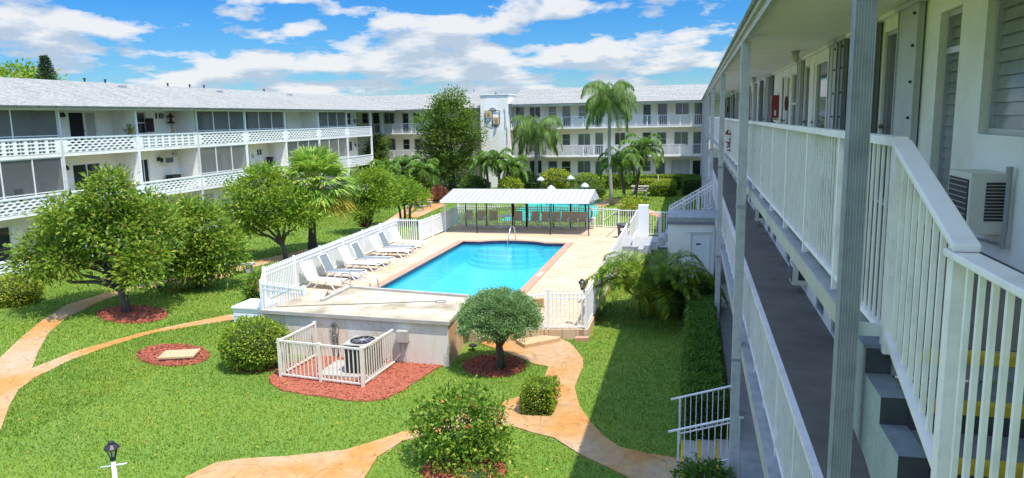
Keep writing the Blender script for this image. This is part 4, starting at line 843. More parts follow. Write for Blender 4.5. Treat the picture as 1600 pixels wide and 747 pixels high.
b = MB(); cpts = [(-12.0, 18.9), (-10.6, 19.35), (-9.2, 19.75), (-8.0, 20.15), (-7.45, 20.3)] + [(-7.3 + .17 * math.cos(a), 20.3 + .14 * math.sin(a)) for a in np.linspace(PI, -1.6 * PI, 20)]
b.tube([(x, y, 1.296) for x, y in cpts], .010, 5); tag(b.build('cable', 'cable'), 'thin loose cable with a coiled end lying across the flat pump house roof', 'cable')
t = thing('meter_box', 'small grey electrical box on the stained front wall of the pump house', 'box', (-7.98, 18.3, .85)); b = MB(); b.box(-7.86, -7.54, 18.12, 18.31, .66, .98); b.build('casing', 'concrete', t, bev=.008)
b = MB(); b.tube([(-7.78, 18.22, .66), (-7.78, 18.22, .3), (-8.0, 18.1, .05)], .016, 6); b.tube([(-7.64, 18.22, .66), (-7.64, 18.22, .02)], .016, 6); b.build('conduit', 'grey_metal', t)
# equipment fence and condenser
def fence(name, label, pts, z, h, m, gap, sz, ext=.0, pw=.07, post_every=2.0, group=None, cat='fence', low=.07, band=0):
    t = thing(name, label, cat, (*pts[0], z), group)
    for p, q in zip(pts, pts[1:]):
        p = Vector((*p, z)); q = Vector((*q, z)); L = (q - p).length; n = max(1, round(L / post_every)); Z = Vector((0, 0, 1))
        for i in range(n):
            a = p.lerp(q, i / n); c = p.lerp(q, (i + 1) / n); k = max(2, round((c - a).length / gap)); b = MB()
            for j in range(1, k):
                s = a.lerp(c, j / k); b.bar(s + Z * (low - .02), s + Z * (h - .03 + ext), sz, sz)
                if ext: tp = s + Z * (h - .03 + ext); r = sz / 2; b.add([tp + Vector(v) for v in ((-r, -r, 0), (r, -r, 0), (r, r, 0), (-r, r, 0), (0, 0, .05))], [(0, 1, 4), (1, 2, 4), (2, 3, 4), (3, 0, 4)])
            o = b.build('picket_panel', m, t); b = MB(); b.bar(a + Z * (h - .03), c + Z * (h - .03), .045, .05); b.build('rail', m, o); b = MB(); b.bar(a + Z * low, c + Z * low, .04, .04); b.build('rail', m, o)
            if band: b = MB(); b.bar(a + Z * (h - band), c + Z * (h - band), .04, .04); b.build('rail', m, o)
        for i in range(n + (1 if tuple(q[:2]) == tuple(pts[-1]) else 0)): a = p.lerp(q, i / n); b = MB(); b.bar(a + Z * -.02, a + Z * (h + .03 + ext), pw, pw); b.build('post', m, t)
    return t
fence('equipment_fence', 'cream metal picket fence enclosing the condenser by the pump house', [(-10.42, 18.32), (-10.54, 16.62), (-8.04, 16.34), (-7.93, 18.1)], .03, 1.02, 'cream_fence', .125, .026, 0, .075, 1.3)
t = thing('condenser', 'dark square air conditioning condenser with round top fan inside the cream fence', 'air conditioner', (-8.5, 17.4, 0))
b = MB(); b.box(-8.88, -8.12, 17.02, 17.78, .1, .86); b.build('casing', 'dark_slats', t, bev=.03)
b = MB()
for i in range(12): z = .16 + .055 * i; b.box(-8.89, -8.11, 17.01, 17.79, z, z + .012)
b.build('grille', 'black_metal', t); b = MB(); b.box(-8.91, -8.09, 16.99, 17.81, .862, .90); b.build('top', 'concrete', t, bev=.02)
b = MB(); b.lathe([(.335, .901), (.335, .925), (.30, .93), (.30, .905)], (-8.5, 17.4, 0), 24); fg = b.build('fan_ring', 'black_metal', t); b = MB(); b.lathe([(.29, .902), (.29, .906)], (-8.5, 17.4, 0), 24); b.build('fan_well', 'dark_room', t)
b = MB()
for i in range(5): a = PI * i / 5; b.bar((-8.5 + .3 * math.cos(a), 17.4 + .3 * math.sin(a), .918), (-8.5 - .3 * math.cos(a), 17.4 - .3 * math.sin(a), .918), .012)
b.lathe([(.07, .915), (.07, .93)], (-8.5, 17.4, 0), 12); b.build('fan_guard', 'grey_metal', fg)
b = MB(); b.box(-9.6, -7.98, 16.8, 17.98, .0, .098); tag(b.build('concrete_pad', 'concrete'), 'pale concrete pad under the condenser inside the cream fence', 'slab')
t = thing('utility_cover', 'sandy square concrete cover lying in the oval mulch bed', 'cover', (-14.4, 17.55, .03)); b = MB(); ca, sa = math.cos(.35), math.sin(.35)
RT = lambda x, y, s=1: (-14.4 + s * (x * ca - y * sa), 17.55 + s * (x * sa + y * ca)); b.prism([RT(-.5, -.34), RT(.5, -.34), RT(.5, .34), RT(-.5, .34)], .08, .16); b.build('lid', 'sand_slab', t, bev=.02); b = MB(); b.prism([RT(-.42, -.28), RT(.44, -.28), RT(.44, .28), RT(-.42, .28)], .0, .079); b.build('collar', 'concrete', t)
t = thing('storage_chest', 'low white slatted storage chest beside the left end of the pump house', 'chest', (-14.6, 21.7, 0)); b = MB(); b.box(-15.1, -14.05, 21.2, 22.3, 0, .50)
b.build('body', 'white_paint', t, bev=.01); b = MB()
for z in (.1, .23, .37): b.box(-15.106, -14.044, 21.194, 22.306, z, z + .015)
b.build('groove', 'ledge_grey', t); b = MB(); b.box(-15.14, -14.01, 21.16, 22.34, .501, .58); b.build('lid', 'white_paint', t, bev=.015)

# ------------------------------------------------------------------ pool surroundings
fence('pool_fence', 'long white picket fence running behind the row of loungers', [(-11.9, 20.42), (-13.8, 20.98), (-14.95, 22.95), (-15.35, 36.15)], D0, 1.17, 'white_paint', .125, .036, .10, .085, 2.2, 'white pool fences', low=.09, band=.18)
fence('pool_fence', 'white fence panels between the lounger gate and the awning', [(-14.02, 36.15), (-13.88, 39.75), (-14.02, 42.8)], D0, 1.15, 'white_paint', .12, .036, .0, .085, 1.8, 'white pool fences', low=.09, band=.18)
fence('pool_fence', 'white picket fence along the back of the shaded awning area', [(-14.02, 42.8), (-6.45, 42.5), (-5.05, 42.35)], D0, 1.13, 'white_paint', .14, .03, .10, .07, 2.4, 'white pool fences', low=.09, band=.16)
fence('pool_fence', 'short white fence right of the back gate behind the bin', [(-4.1, 42.3), (-3.03, 42.25), (-3.03, 37.2)], D0, 1.05, 'white_paint', .14, .03, 0, .07, 1.8, 'white pool fences', low=.09)
fence('pool_fence', 'white picket fence along the right deck edge beside the areca palm', [(-3.08, 35.8), (-3.06, 21.5)], D0, 1.17, 'white_paint', .13, .032, .0, .075, 2.2, 'white pool fences', low=.09, band=.16)
fence('pool_fence', 'white picket fence with a tan sign by the courtyard steps', [(-3.06, 21.5), (-4.2, 21.32), (-5.0, 20.88), (-6.3, 20.55)], D0, 1.12, 'white_paint', .125, .024, .10, .075, 1.9, 'white pool fences', low=.08, band=.16)
fence('pool_gate', 'white picket gate at the end of the lounger row', [(-15.3, 36.15), (-14.1, 36.15)], D0, 1.17, 'white_paint', .115, .036, .06, .06, 1.3, 'pool gates', 'gate')
t = fence('pool_gate', 'white back gate with a diagonal brace beside the rubbish bin', [(-5.0, 42.34), (-4.15, 42.3)], D0, 1.1, 'white_paint', .12, .032, .06, .07, 1.0, 'pool gates', 'gate')
b = MB(); b.bar((-4.95, 42.30, .75), (-4.2, 42.27, 1.3), .05, .03); b.build('brace', 'white_paint', t)
t = thing('pool_rules_sign', 'small tan notice sign fixed to the white fence by the courtyard steps', 'sign', (-4.42, 21.2, 1.05)); b = MB(); p, q = Vector((-4.30, 21.22, 1.15)), Vector((-4.66, 21.03, 1.15)); b.bar(p, q, .02, .3); o = b.build('board', 'tan_panel', t); b = MB()
for i in range(5): dz = .1 - .05 * i; a = p.lerp(q, .1 + .03 * (i % 2)) + Vector((.006, -.012, dz)); c = p.lerp(q, .9 - .06 * (i % 3)) + Vector((.006, -.012, dz)); b.bar(a, c, .006, .018)
b.build('lettering', 'brown_panel', o)
b = MB(); b.prism([(-5.05, 20.56), (-4.36, 21.16), (-3.8, 21.1), (-3.78, 20.98), (-4.68, 20.12)], -.02, .15); tag(b.build('step', 'sand_slab', bev=.015), 'low tan concrete step in front of the fence with the tan sign', 'step')
b = MB(); b.prism([(-3.35, 21.1), (-2.95, 21.2), (-2.95, 21.38), (-3.35, 21.36)], -.02, .12); tag(b.build('brick_block', 'coping_brick'), 'dark reddish brick lying at the corner of the deck', 'brick')
# awning
t = thing('awning', 'long white corrugated metal awning shading the chairs at the end of the pool', 'awning', (-9.7, 40.5, D0))
b = MB(); xa, xb = -13.86, -5.37; A = [(xa, 39.1, 2.15), (xb, 39.1, 2.15), (xb - .1, 42.3, 2.47), (xa - .3, 42.3, 2.47)]
b.add([*A, *[(x, y, z - .03) for x, y, z in A]], [(0, 1, 2, 3), (7, 6, 5, 4), (0, 4, 5, 1), (1, 5, 6, 2), (2, 6, 7, 3), (3, 7, 4, 0)]); rf = b.build('roof_sheet', 'roof_white', t)
b = MB()
for i in range(29): f = i / 28; p = Vector(A[0]).lerp(Vector(A[1]), f); q = Vector(A[3]).lerp(Vector(A[2]), f); b.bar(p + Vector((0, .01, .012)), q + Vector((0, 0, .012)), .028, .05)
b.build('rib', 'ledge_grey', rf)  # grey ribs paint in the shading lines of the corrugated sheet
b = MB(); b.box(xa, xb, 39.04, 39.098, 2.06, 2.2); b.box(xa - .3, xb - .1, 42.302, 42.36, 2.38, 2.53); b.build('gutter', 'white_paint', t)
b = MB(); b.add([(xb, 39.1, 2.18), (xb - .1, 42.3, 2.5), (xb + .28, 41.3, 2.12), (xb + .05, 39.3, 2.05)], [(0, 3, 2, 1), (0, 1, 2, 3)]); b.build('end_flap', 'roof_white', t)
for x, y, z1, w_, mm in ((-11.82, 39.4, 2.14, .05, 'black_metal'), (-7.56, 39.25, 2.14, .05, 'black_metal'), (-5.42, 38.95 + .2, 2.14, .055, 'black_metal'), (-13.8, 39.72, 2.16, .09, 'white_paint'), (-13.3, 42.1, 2.4, .06, 'black_metal'), (-12.0, 42.1, 2.4, .06, 'thicket'), (-10.36, 42.1, 2.4, .15, 'thicket'), (-9.52, 42.1, 2.4, .13, 'thicket'), (-7.9, 42.1, 2.4, .06, 'thicket'), (-6.9, 42.1, 2.4, .06, 'thicket'), (-6.0, 42.1, 2.4, .06, 'thicket')):
    b = MB(); b.bar((x, y, D0), (x, y, z1), w_); b.build('post', mm, t)
b = MB()
for x in (-9.0, -7.0): b.bar((x, 42.1, 2.42), (x + .75, 42.1, 1.6), .045)
b.build('brace', 'thicket', t)
# loungers
def lounger(grey, label):
    t = thing('sun_lounger', label, 'sun lounger', (0, 0, 0), 'sun loungers in a row by the pool')
    b = MB()
    for y in (-.32, .32):
        b.tube([(-.30, y, .30), (1.12, y, .33), (1.22, y, .29)], .022, 7); b.tube([(-.30, y, .30), (-.62, y, .98)], .022, 7)
    b.tube([(1.22, -.32, .29), (1.22, .32, .29)], .02, 6); b.tube([(-.62, -.32, .98), (-.62, .32, .98)], .02, 6); b.tube([(-.3, -.32, .3), (-.3, .32, .3)], .02, 6)
    fr = b.build('frame', 'white_paint', t, True)
    for y in (-.32, .32):
        for p, q, r in (((-.05, y, .31), (-.42, y, 0), None), ((.25, y, .31), (-.02, y, .0), None), ((.75, y, .32), (1.02, y, 0), None)):
            b = MB(); b.tube([p, q], .02, 6); b.build('leg', 'white_paint', t)
    b = MB(); b.tube([(-.42, -.32, .02), (-.42, .32, .02)], .018, 6); b.tube([(1.02, -.32, .02), (1.02, .32, .02)], .018, 6); b.build('foot_bar', 'white_paint', t)
    mm = 'sling_grey' if grey else 'sling_white'
    b = MB(); n = 10
    b.add([(-.28 + 1.42 * i / n, y, .325 + .02 * i / n - .025 * math.sin(PI * i / n) - dz) for dz in (0, .014) for y in (-.30, .30) for i in range(n + 1)],
          [(i, i + 1, n + 2 + i, n + 1 + i) for i in range(n)] + [(2 * n + 2 + i, 3 * n + 3 + i, 3 * n + 4 + i, 2 * n + 3 + i) for i in range(n)] + [(i, 2 * n + 2 + i, 2 * n + 3 + i, i + 1) for i in range(n)] + [(n + 1 + i, n + 2 + i, 3 * n + 4 + i, 3 * n + 3 + i) for i in range(n)])
    b.build('seat_sling', mm, t)
    b = MB(); b.add([(-.31 - .30 * f + dx, y, .32 + .64 * f) for dx in (0, .014) for y in (-.30, .30) for f in (0, 1)], [(0, 1, 3, 2), (4, 6, 7, 5), (0, 4, 5, 1), (2, 3, 7, 6), (1, 5, 7, 3), (0, 2, 6, 4)]); b.build('back_sling', mm, t)
    return t
LS = [(25.5, 0, 'white sun lounger nearest the pool ladder'), (27.1, 1, 'grey sun lounger just behind the pool ladder, second in the row'), (28.9, 0, 'white sun lounger third from the ladder between two grey ones'),
      (29.95, 1, 'grey sun lounger in the middle of the row, fourth from the ladder'), (31.9, 0, 'white sun lounger fifth from the ladder'), (33.0, 1, 'grey sun lounger second from the gate'), (34.4, 0, 'white sun lounger farthest along the row beside the white gate')]
wp, gp = lounger(0, LS[0][2]), lounger(1, LS[1][2]); used = set()
for y, g_, lb in LS:
    pr_ = gp if g_ else wp
    o = pr_ if g_ not in used else copy_tree(pr_); used.add(g_)
    o['label'] = lb; o.location = (-14.2 + random.uniform(-.08, .08), y, D0); o.rotation_euler.z = R(random.uniform(-9, 9) - 3); WL[o.name] = tuple(o.location)
# patio chairs and table under the awning
def chair(label):
    t = thing('patio_chair', label, 'chair', (0, 0, 0), 'patio chairs under the awning')
    for x in (-.27, .27):
        for y, zt in ((-.24, .62), (.24, .43)): b = MB(); b.tube([(x, y, 0), (x, y, zt)], .016, 6); b.build('leg', 'white_paint', t)
        b = MB(); b.tube([(x, -.24, .62), (x, .28, .62)], .018, 6); b.build('armrest', 'white_paint', t)
    b = MB(); b.add([(-.25, -.25, .43), (.25, -.25, .43), (.25, .24, .40), (-.25, .24, .40), (-.25, -.25, .415), (.25, -.25, .415), (.25, .24, .385), (-.25, .24, .385)], [(0, 1, 2, 3), (7, 6, 5, 4), (0, 4, 5, 1), (1, 5, 6, 2), (2, 6, 7, 3), (3, 7, 4, 0)]); b.build('seat', 'sling_beige', t)
    b = MB(); b.add([(-.25, .24, .41), (.25, .24, .41), (.25, .42, .95), (-.25, .42, .95), (-.25, .255, .41), (.25, .255, .41), (.25, .435, .95), (-.25, .435, .95)], [(0, 1, 2, 3), (7, 6, 5, 4), (1, 5, 6, 2), (3, 7, 4, 0), (2, 6, 7, 3)]); b.build('backrest', 'sling_beige', t)
    return t
CX = [(-13.1, 'beige patio chair at the far left corner under the awning'), (-12.3, 'beige patio chair second from the left under the awning'), (-11.5, 'beige patio chair left of the small white table'), (-9.95, 'beige patio chair just right of the small white table'),
      (-9.0, 'beige patio chair beside the thick green awning post'), (-8.3, 'fifth beige patio chair from the right under the awning'), (-7.75, 'fourth beige patio chair from the right under the awning'), (-7.2, 'third beige patio chair from the right under the awning'), (-6.65, 'second beige patio chair from the right under the awning'), (-6.1, 'rightmost beige patio chair under the awning')]
c0 = chair(CX[0][1])
for i, (x, lb) in enumerate(CX): o = c0 if i == 0 else copy_tree(c0); o['label'] = lb; o.location = (x, 41.65 + random.uniform(-.1, .1), D0); o.rotation_euler.z = R(random.uniform(-12, 12)); WL[o.name] = tuple(o.location)
t = thing('patio_table', 'small round white table standing among the chairs under the awning', 'table', (-10.75, 41.5, D0)); b = MB(); b.lathe([(.42, .70), (.42, .73)], (-10.75, 41.5, D0), 20); b.build('tabletop', 'white_paint', t); b = MB(); b.tube([(-10.75, 41.5, D0 + .05), (-10.75, 41.5, D0 + .7)], .03, 8); b.build('column', 'white_paint', t)
for a in range(4): b = MB(); b.bar((-10.75, 41.5, D0 + .1), (-10.75 + .36 * math.cos(a * PI / 2 + .5), 41.5 + .36 * math.sin(a * PI / 2 + .5), D0 + .02), .04); b.build('leg', 'white_paint', t)
t = thing('stacked_chair', 'white plastic chairs stacked against the fence right of the awning', 'chair', (-5.65, 41.8, D0)); b = MB()
for k in range(3): z = D0 + .1 * k; b.box(-5.9, -5.4, 41.55, 42.0, z + .40, z + .44); b.bar((-5.65, 42.0, z + .42), (-5.65, 42.14, z + .9), .5, .03, up=(1, 0, 0))
b.build('seat', 'white_paint', t)
for x in (-5.88, -5.42):
    for y in (41.57, 41.98): b = MB(); b.bar((x, y, D0), (x, y, D0 + .41), .04); b.build('leg', 'white_paint', t)
t = thing('rubbish_bin', 'dark grey round rubbish bin with a white label standing on the deck', 'bin', (-3.55, 38.75, D0)); b = MB(); b.lathe([(.24, 0), (.30, .66), (.31, .68)], (-3.55, 38.75, D0), 20); b.build('body', 'bin_grey', t, True); b = MB(); b.lathe([(.335, .675), (.335, .70), (.26, .77), (.06, .79)], (-3.55, 38.75, D0), 20); b.build('lid', 'bin_grey', t, True)
b = MB(); b.bar((-3.64, 38.462, D0 + .5), (-3.46, 38.462, D0 + .5), .012, .14); b.build('label_plate', 'white_paint', t)
b = MB(); b.bar((-4.45, 38.7, D0), (-3.95, 38.95, D0 + .45), .03); tag(b.build('cleaning_pole', 'brown_panel'), 'short brown pole leaning beside the dark rubbish bin', 'pole')
t = thing('pool_handrail', 'bent steel handrail at the rounded entry steps of the pool', 'handrail', (-9.1, 36.8, D0)); b = MB(); b.tube([(-9.25, 35.95, -.1), (-9.2, 36.25, .55), (-9.16, 36.5, 1.02), (-9.13, 36.72, 1.13), (-9.1, 36.98, 1.10), (-9.07, 37.12, .95), (-9.05, 37.2, D0)], .026, 9); b.build('tube', 'steel', t, True)
t = thing('pool_ladder', 'steel pool ladder rails on the near side of the pool by the white lounger', 'ladder', (-12, 24.9, D0))
for y in (24.6, 25.3): b = MB(); b.tube([(-12.75, y, D0), (-12.75, y, .98), (-12.66, y, 1.07), (-12.4, y, 1.05), (-11.68, y, .80), (-11.6, y, .70), (-11.58, y, -.5)], .024, 9); b.build('rail', 'steel', t, True)
b = MB(); b.tube([(-12.75, 24.6, .72), (-12.75, 25.3, .72)], .02, 7); b.tube([(-12.72, 24.6, .72), (-11.6, 24.6, .45)], .02, 7); b.build('crossbar', 'steel', t, True)
# lamps
def post_lamp(label, x, y, z0, ztop, s, white):
    t = thing('garden_lamp', label, 'lamp', (x, y, z0)); hz = .34 * s; zb_ = ztop - hz
    b = MB(); b.tube([(x, y, z0), (x, y, zb_)], .038 * s, 12); b.build('post', 'white_paint' if white else 'cream_fence', t, True)
    if white: b = MB(); b.tube([(x - .20, y - .05, zb_ - .12), (x + .20, y + .05, zb_ - .06)], .013, 7); b.build('ladder_rest', 'white_paint', t, True)
    b = MB(); b.lathe([(.05 * s, 0), (.05 * s, .06 * s), (.035 * s, .07 * s)], (x, y, zb_), 12); b.lathe([(.125 * s, .22 * s), (.13 * s, .235 * s), (.075 * s, .30 * s), (.06 * s, .305 * s), (.055 * s, .335 * s), (.02 * s, .35 * s)], (x, y, zb_), 12); b.build('cap', 'black_metal', t)
    b = MB(); b.lathe([(.045 * s, .065 * s), (.088 * s, .218 * s)], (x, y, zb_), 6); g = b.build('lamp_glass', 'lamp_glass', t); b = MB()
    for i in range(6): a = i * PI / 3; b.bar((x + .047 * s * math.cos(a), y + .047 * s * math.sin(a), zb_ + .06 * s), (x + .093 * s * math.cos(a), y + .093 * s * math.sin(a), zb_ + .225 * s), .014 * s)
    b.build('cage', 'black_metal', g)
post_lamp('black lantern on a white post with a crossbar in the near lawn', -8.63, 8.83, 0, 1.90, .88, True)
post_lamp('small black lantern on a thin pale post at the deck fence corner', -3.22, 21.75, D0, 1.80, .95, False)
LP = [(-10.3, 50.16, 'white dome lamp at the back left of the shuffleboard court'), (-8.33, 43.7, 'white dome lamp just above the awning, left of the pair in front'), (-8.35, 51.24, 'white dome lamp at the back right of the shuffleboard court'), (-6.51, 45.4, 'white dome lamp in front nearest the tall palm trunks')]
for x, y, lb in LP:
    t = thing('court_lamp', lb, 'lamp', (x, y, 0), 'dome lamps over the shuffleboard court'); b = MB(); b.tube([(x, y, 0), (x, y, 2.42)], .03, 8); b.tube([(x - .9, y, 2.2), (x + .9, y, 2.2)], .018, 6); b.build('pole', 'black_metal', t)
    b = MB(); b.lathe([(.29, 2.36), (.27, 2.42), (.20, 2.52), (.09, 2.60), (.04, 2.64)], (x, y, 0), 16); b.build('lamp_shade', 'roof_white', t, True)
for x, y, lb in ((-6.15, 19.75, 'small black ground light beside the clipped juniper'), (-21.2, 25.0, 'small black ground light in the shade behind the spreading tree')):
    t = thing('ground_light', lb, 'lamp', (x, y, 0), 'small ground lights'); b = MB(); b.tube([(x, y, 0), (x, y, .15)], .02, 6); b.build('stake', 'black_metal', t); b = MB(); b.lathe([(.12, .14), (.13, .17), (.05, .21)], (x, y, 0), 12); b.build('shade', 'black_metal', t)
def slab_bench(label, x, y, rot, L=1.3):
    t = thing('stone_bench', label, 'bench', (x, y, 0), 'grey stone benches'); c, s = math.cos(rot), math.sin(rot); q = lambda a, b_: (x + a * c - b_ * s, y + a * s + b_ * c)
    b = MB(); b.prism([q(-L / 2, -.22), q(0, -.26), q(L / 2, -.22), q(L / 2, .22), q(0, .18), q(-L / 2, .22)], .38, .46); b.build('seat', 'concrete', t, bev=.012)
    for a in (-L * .34, L * .34): b = MB(); b.prism([q(a - .1, -.17), q(a + .1, -.17), q(a + .1, .15), q(a - .1, .15)], 0, .379); b.build('leg', 'concrete', t)
slab_bench('grey stone bench in shade behind the low tree beside the long path', -19.9, 28.7, .2); slab_bench('pale stone bench beside the gravel path left of the awning', -19.9, 50.6, .3, 1.5); slab_bench('second pale stone bench in front of the red leaved plant', -20.3, 53.2, .1, 1.5)
t = thing('picnic_table', 'pale stone picnic table with benches beside the oval hedge', 'table', (-4.3, 63.4, 0)); b = MB(); b.box(-5.1, -3.6, 63.1, 63.8, .68, .76); b.build('tabletop', 'concrete', t)
for yy in (62.6, 64.3): b = MB(); b.box(-5.0, -3.7, yy - .15, yy + .15, .38, .45); b.build('bench', 'concrete', t)
for xx in (-4.8, -3.9): b = MB(); b.box(xx - .1, xx + .1, 62.6, 64.3, 0, .379); b.box(xx - .09, xx + .09, 63.2, 63.7, .38, .679); b.build('leg', 'concrete', t)
# ------------------------------------------------------------------ vegetation
def unit(n): v = rng.normal(size=(n, 3)); return v / np.linalg.norm(v, axis=1)[:, None]
def nrm(v): return v / np.maximum(np.linalg.norm(v, axis=1), 1e-9)[:, None]
def leaves(name, C, D, L, W, m, parent, fold=.25):
    """one folded diamond per leaf: C base points, D directions"""
    n = len(C); D = nrm(D); S = nrm(np.cross(D, unit(n) * .9 + np.array([0, 0, .9]))); U = np.cross(S, D)
    L = L * rng.uniform(.65, 1.3, n)[:, None]; W = W * rng.uniform(.7, 1.25, n)[:, None]
    mid = C + D * L * .48
    V = np.stack([C, mid + S * W * .5 + U * W * fold, C + D * L - U * L * .08, mid - S * W * .5 + U * W * fold], 1).reshape(-1, 3)
    return npmesh(name, V, np.arange(4 * n).reshape(-1, 4), m, parent)
def crown(lobes, nclump, per, spread=.2, shell=(.55, 1.02), up=.25):
    """clumps of leaves in the outer part of each lobe; returns points and outward directions"""
    P, D = [], []; tot = sum((l[3] * l[4] * l[5]) ** .67 for l in lobes)
    for x, y, z, rx_, ry_, rz_ in lobes:
        k = max(3, int(nclump * (rx_ * ry_ * rz_) ** .67 / tot)); u = unit(k); u[:, 2] += up * .4; u = nrm(u)
        r = np.array([rx_, ry_, rz_]); f = rng.uniform(*shell, k)[:, None]; c = np.array([x, y, z]) + u * r * f
        sz = rng.uniform(.6, 1.4, k)[:, None, None]
        off = rng.normal(size=(k, per, 3)) * spread * sz * np.array([1, 1, .62])
        P.append((c[:, None, :] + off).reshape(-1, 3)); o = nrm(off.reshape(-1, 3)) * .8 + np.repeat(u, per, 0) * .7 + rng.normal(size=(k * per, 3)) * .35
        o[:, 2] += .05; D.append(o)
    return np.concatenate(P), np.concatenate(D)
def limbs(parent, base, lobes, r0, fork, m='bark', n=None, name='trunk'):
    b = MB(); bx_, by_, bz_ = base; fk = Vector(fork)
    b.tube([(bx_, by_, bz_ - .05), (bx_ + (fk.x - bx_) * .4 + .04, by_ + (fk.y - by_) * .4, bz_ + (fk.z - bz_) * .45), fk], [r0 * 1.25, r0, r0 * .85], 10); t = b.build(name, m, parent, True)
    b = MB()
    for l in (lobes if n is None else lobes[:n]):
        c = Vector(l[:3]); c.z -= l[5] * .1; md = fk.lerp(c, .55) + Vector((random.uniform(-.22, .22), random.uniform(-.2, .2), random.uniform(-.25, .1))); m0 = fk.lerp(md, .5) + Vector((random.uniform(-.1, .1), random.uniform(-.1, .1), random.uniform(-.02, .14))); b.tube([fk - Vector((0, 0, random.uniform(0, .3) * (fk.z - bz_))), m0, md, c], [r0 * random.uniform(.45, .7), r0 * .5, r0 * .36, r0 * .12], 7)
        for _ in range(4):
            e = c + Vector((random.uniform(-1, 1) * l[3], random.uniform(-1, 1) * l[4], random.uniform(-.2, .8) * l[5])) * .75; b.tube([md.lerp(c, .6), e], [r0 * .22, r0 * .06], 5)
    b.build('limb', m, t, True)
def tree(name, label, base, lobes, nclump, per, L, W, m, r0, fork, bark='bark', spread=.2, cat='tree', group=None, shell=(.55, 1.02), extra=None):
    t = thing(name, label, cat, base, group); limbs(t, base, lobes, r0, fork, bark)
    P, D = crown(lobes, nclump, per, spread, shell); leaves('crown', P, D, L, W, m, t)
    if extra: extra(t)
    return t
# big spreading tree near the left path
B = (-19.9, 21.75, 0)
L1 = [(-20.1, 21.8, 3.1, 1.5, 1.4, 1.15), (-20.0, 21.6, 4.15, .95, .95, .95), (-22.1, 21.9, 2.7, 1.35, 1.3, .95), (-22.8, 21.4, 2.3, .9, 1.0, .75), (-18.9, 22.3, 2.7, 1.05, 1.1, .95), (-21.3, 21.2, 3.55, 1.1, 1.0, .8), (-21.4, 20.7, 2.1, .9, .8, .55), (-18.6, 21.4, 2.1, .8, .8, .6), (-22.9, 20.9, 1.75, .8, .8, .5), (-18.5, 21.0, 1.65, .7, .7, .5), (-19.7, 22.8, 3.3, 1.1, 1.1, .9), (-22.4, 22.7, 3.0, 1.0, 1.0, .8), (-20.0, 21.7, 4.75, .45, .45, .5)]
tree('spreading_tree', 'big spreading broadleaf tree leaning over the long path with rusty young leaf tips', B, L1, 1150, 14, .205, .086, 'leaf_broad', .15, (-20.1, 21.75, 1.05), 'bark_dark', .19)
L2 = [(-19.6, 25.6, 2.3, 1.35, 1.3, 1.2), (-20.8, 25.7, 1.8, 1.2, 1.2, 1.15), (-18.7, 25.8, 1.5, 1.05, 1.1, 1.0), (-19.8, 25.5, 3.1, .8, .8, .7), (-19.9, 25.3, .95, 1.25, 1.1, .75)]
tree('bushy_tree', 'low dense bushy tree growing against the right side of the spreading tree', (-19.9, 25.8, 0), L2, 860, 13, .205, .086, 'leaf_broad', .12, (-19.9, 25.8, .8), 'bark_dark', .18)
L3 = [(-20.6, 32.0, 3.5, 1.35, 1.3, 1.1), (-21.9, 32.0, 2.7, 1.15, 1.2, .95), (-19.2, 31.9, 3.0, 1.2, 1.2, .95), (-18.4, 32.1, 2.4, .9, .9, .7), (-22.3, 32.2, 1.95, .85, .9, .6), (-20.4, 31.6, 2.6, 1.3, 1.1, .8), (-20.4, 32.0, 4.2, .65, .7, .5), (-21.2, 31.7, 1.9, 1.0, .9, .6), (-19.0, 31.7, 2.1, .9, .9, .6)]
tree('leafy_tree', 'dense round green tree with forked pale stems in front of the fan palm', (-19.55, 32.0, 0), L3, 700, 14, .21, .085, 'leaf_bright', .11, (-19.7, 32.0, .9), 'bark', .19)
L4 = [(-18.9, 40.3, 2.9, 1.2, 1.2, 1.0), (-19.8, 40.3, 2.0, .95, 1.0, .75), (-17.8, 40.3, 2.3, 1.1, 1.1, .8), (-18.3, 40.3, 3.5, .75, .8, .55), (-19.0, 39.8, 1.4, .7, .7, .45)]
tree('bright_tree', 'yellow green tree on a slim leaning trunk behind the lounger fence', (-19.1, 40.2, 0), L4, 470, 14, .20, .085, 'leaf_bright', .08, (-18.7, 40.25, 1.3), 'bark', .18)
L5 = [(-18.1, 43.9, 2.3, 1.1, 1.1, .75), (-17.2, 43.9, 1.8, .85, .9, .55), (-18.9, 43.9, 1.9, .8, .9, .6)]
t = thing('three_stem_tree', 'yellow green tree with three short stems behind the lounger gate', 'tree', (-18.0, 43.9, 0))
b = MB()
for dx, e in ((-.28, (-18.7, 43.9, 2.0)), (0, (-18.1, 43.9, 2.4)), (.3, (-17.3, 43.9, 2.0))): b.tube([(-18.0 + dx, 43.9, -.05), (-18.0 + dx * 1.2, 43.9, 1.0), e], [.09, .075, .03], 8)
b.build('trunk', 'bark_dark', t, True); P_, D_ = crown(L5, 330, 17, .17); leaves('crown', P_, D_, .17, .07, 'leaf_bright', t)
L6 = [(-22.4, 66.8, 4.6, 2.6, 2.3, 2.2), (-22.3, 66.8, 7.0, 2.1, 1.9, 1.7), (-22.0, 66.8, 8.6, 1.1, 1.0, .8), (-24.3, 66.6, 6.3, 1.4, 1.3, 1.2), (-20.5, 66.7, 5.6, 1.4, 1.3, 1.5), (-22.4, 66.6, 2.2, 2.3, 2.0, 1.6), (-24.2, 66.8, 3.6, 1.4, 1.4, 1.5), (-23.2, 66.6, 8.0, .9, .9, .7)]
tree('ficus_tree', 'tall dark leafy tree standing in front of the far corner wing left of the tower', (-22.4, 66.8, 0), L6, 1000, 15, .26, .13, 'leaf_dark', .3, (-22.4, 66.8, 1.8), 'bark_dark', .32)
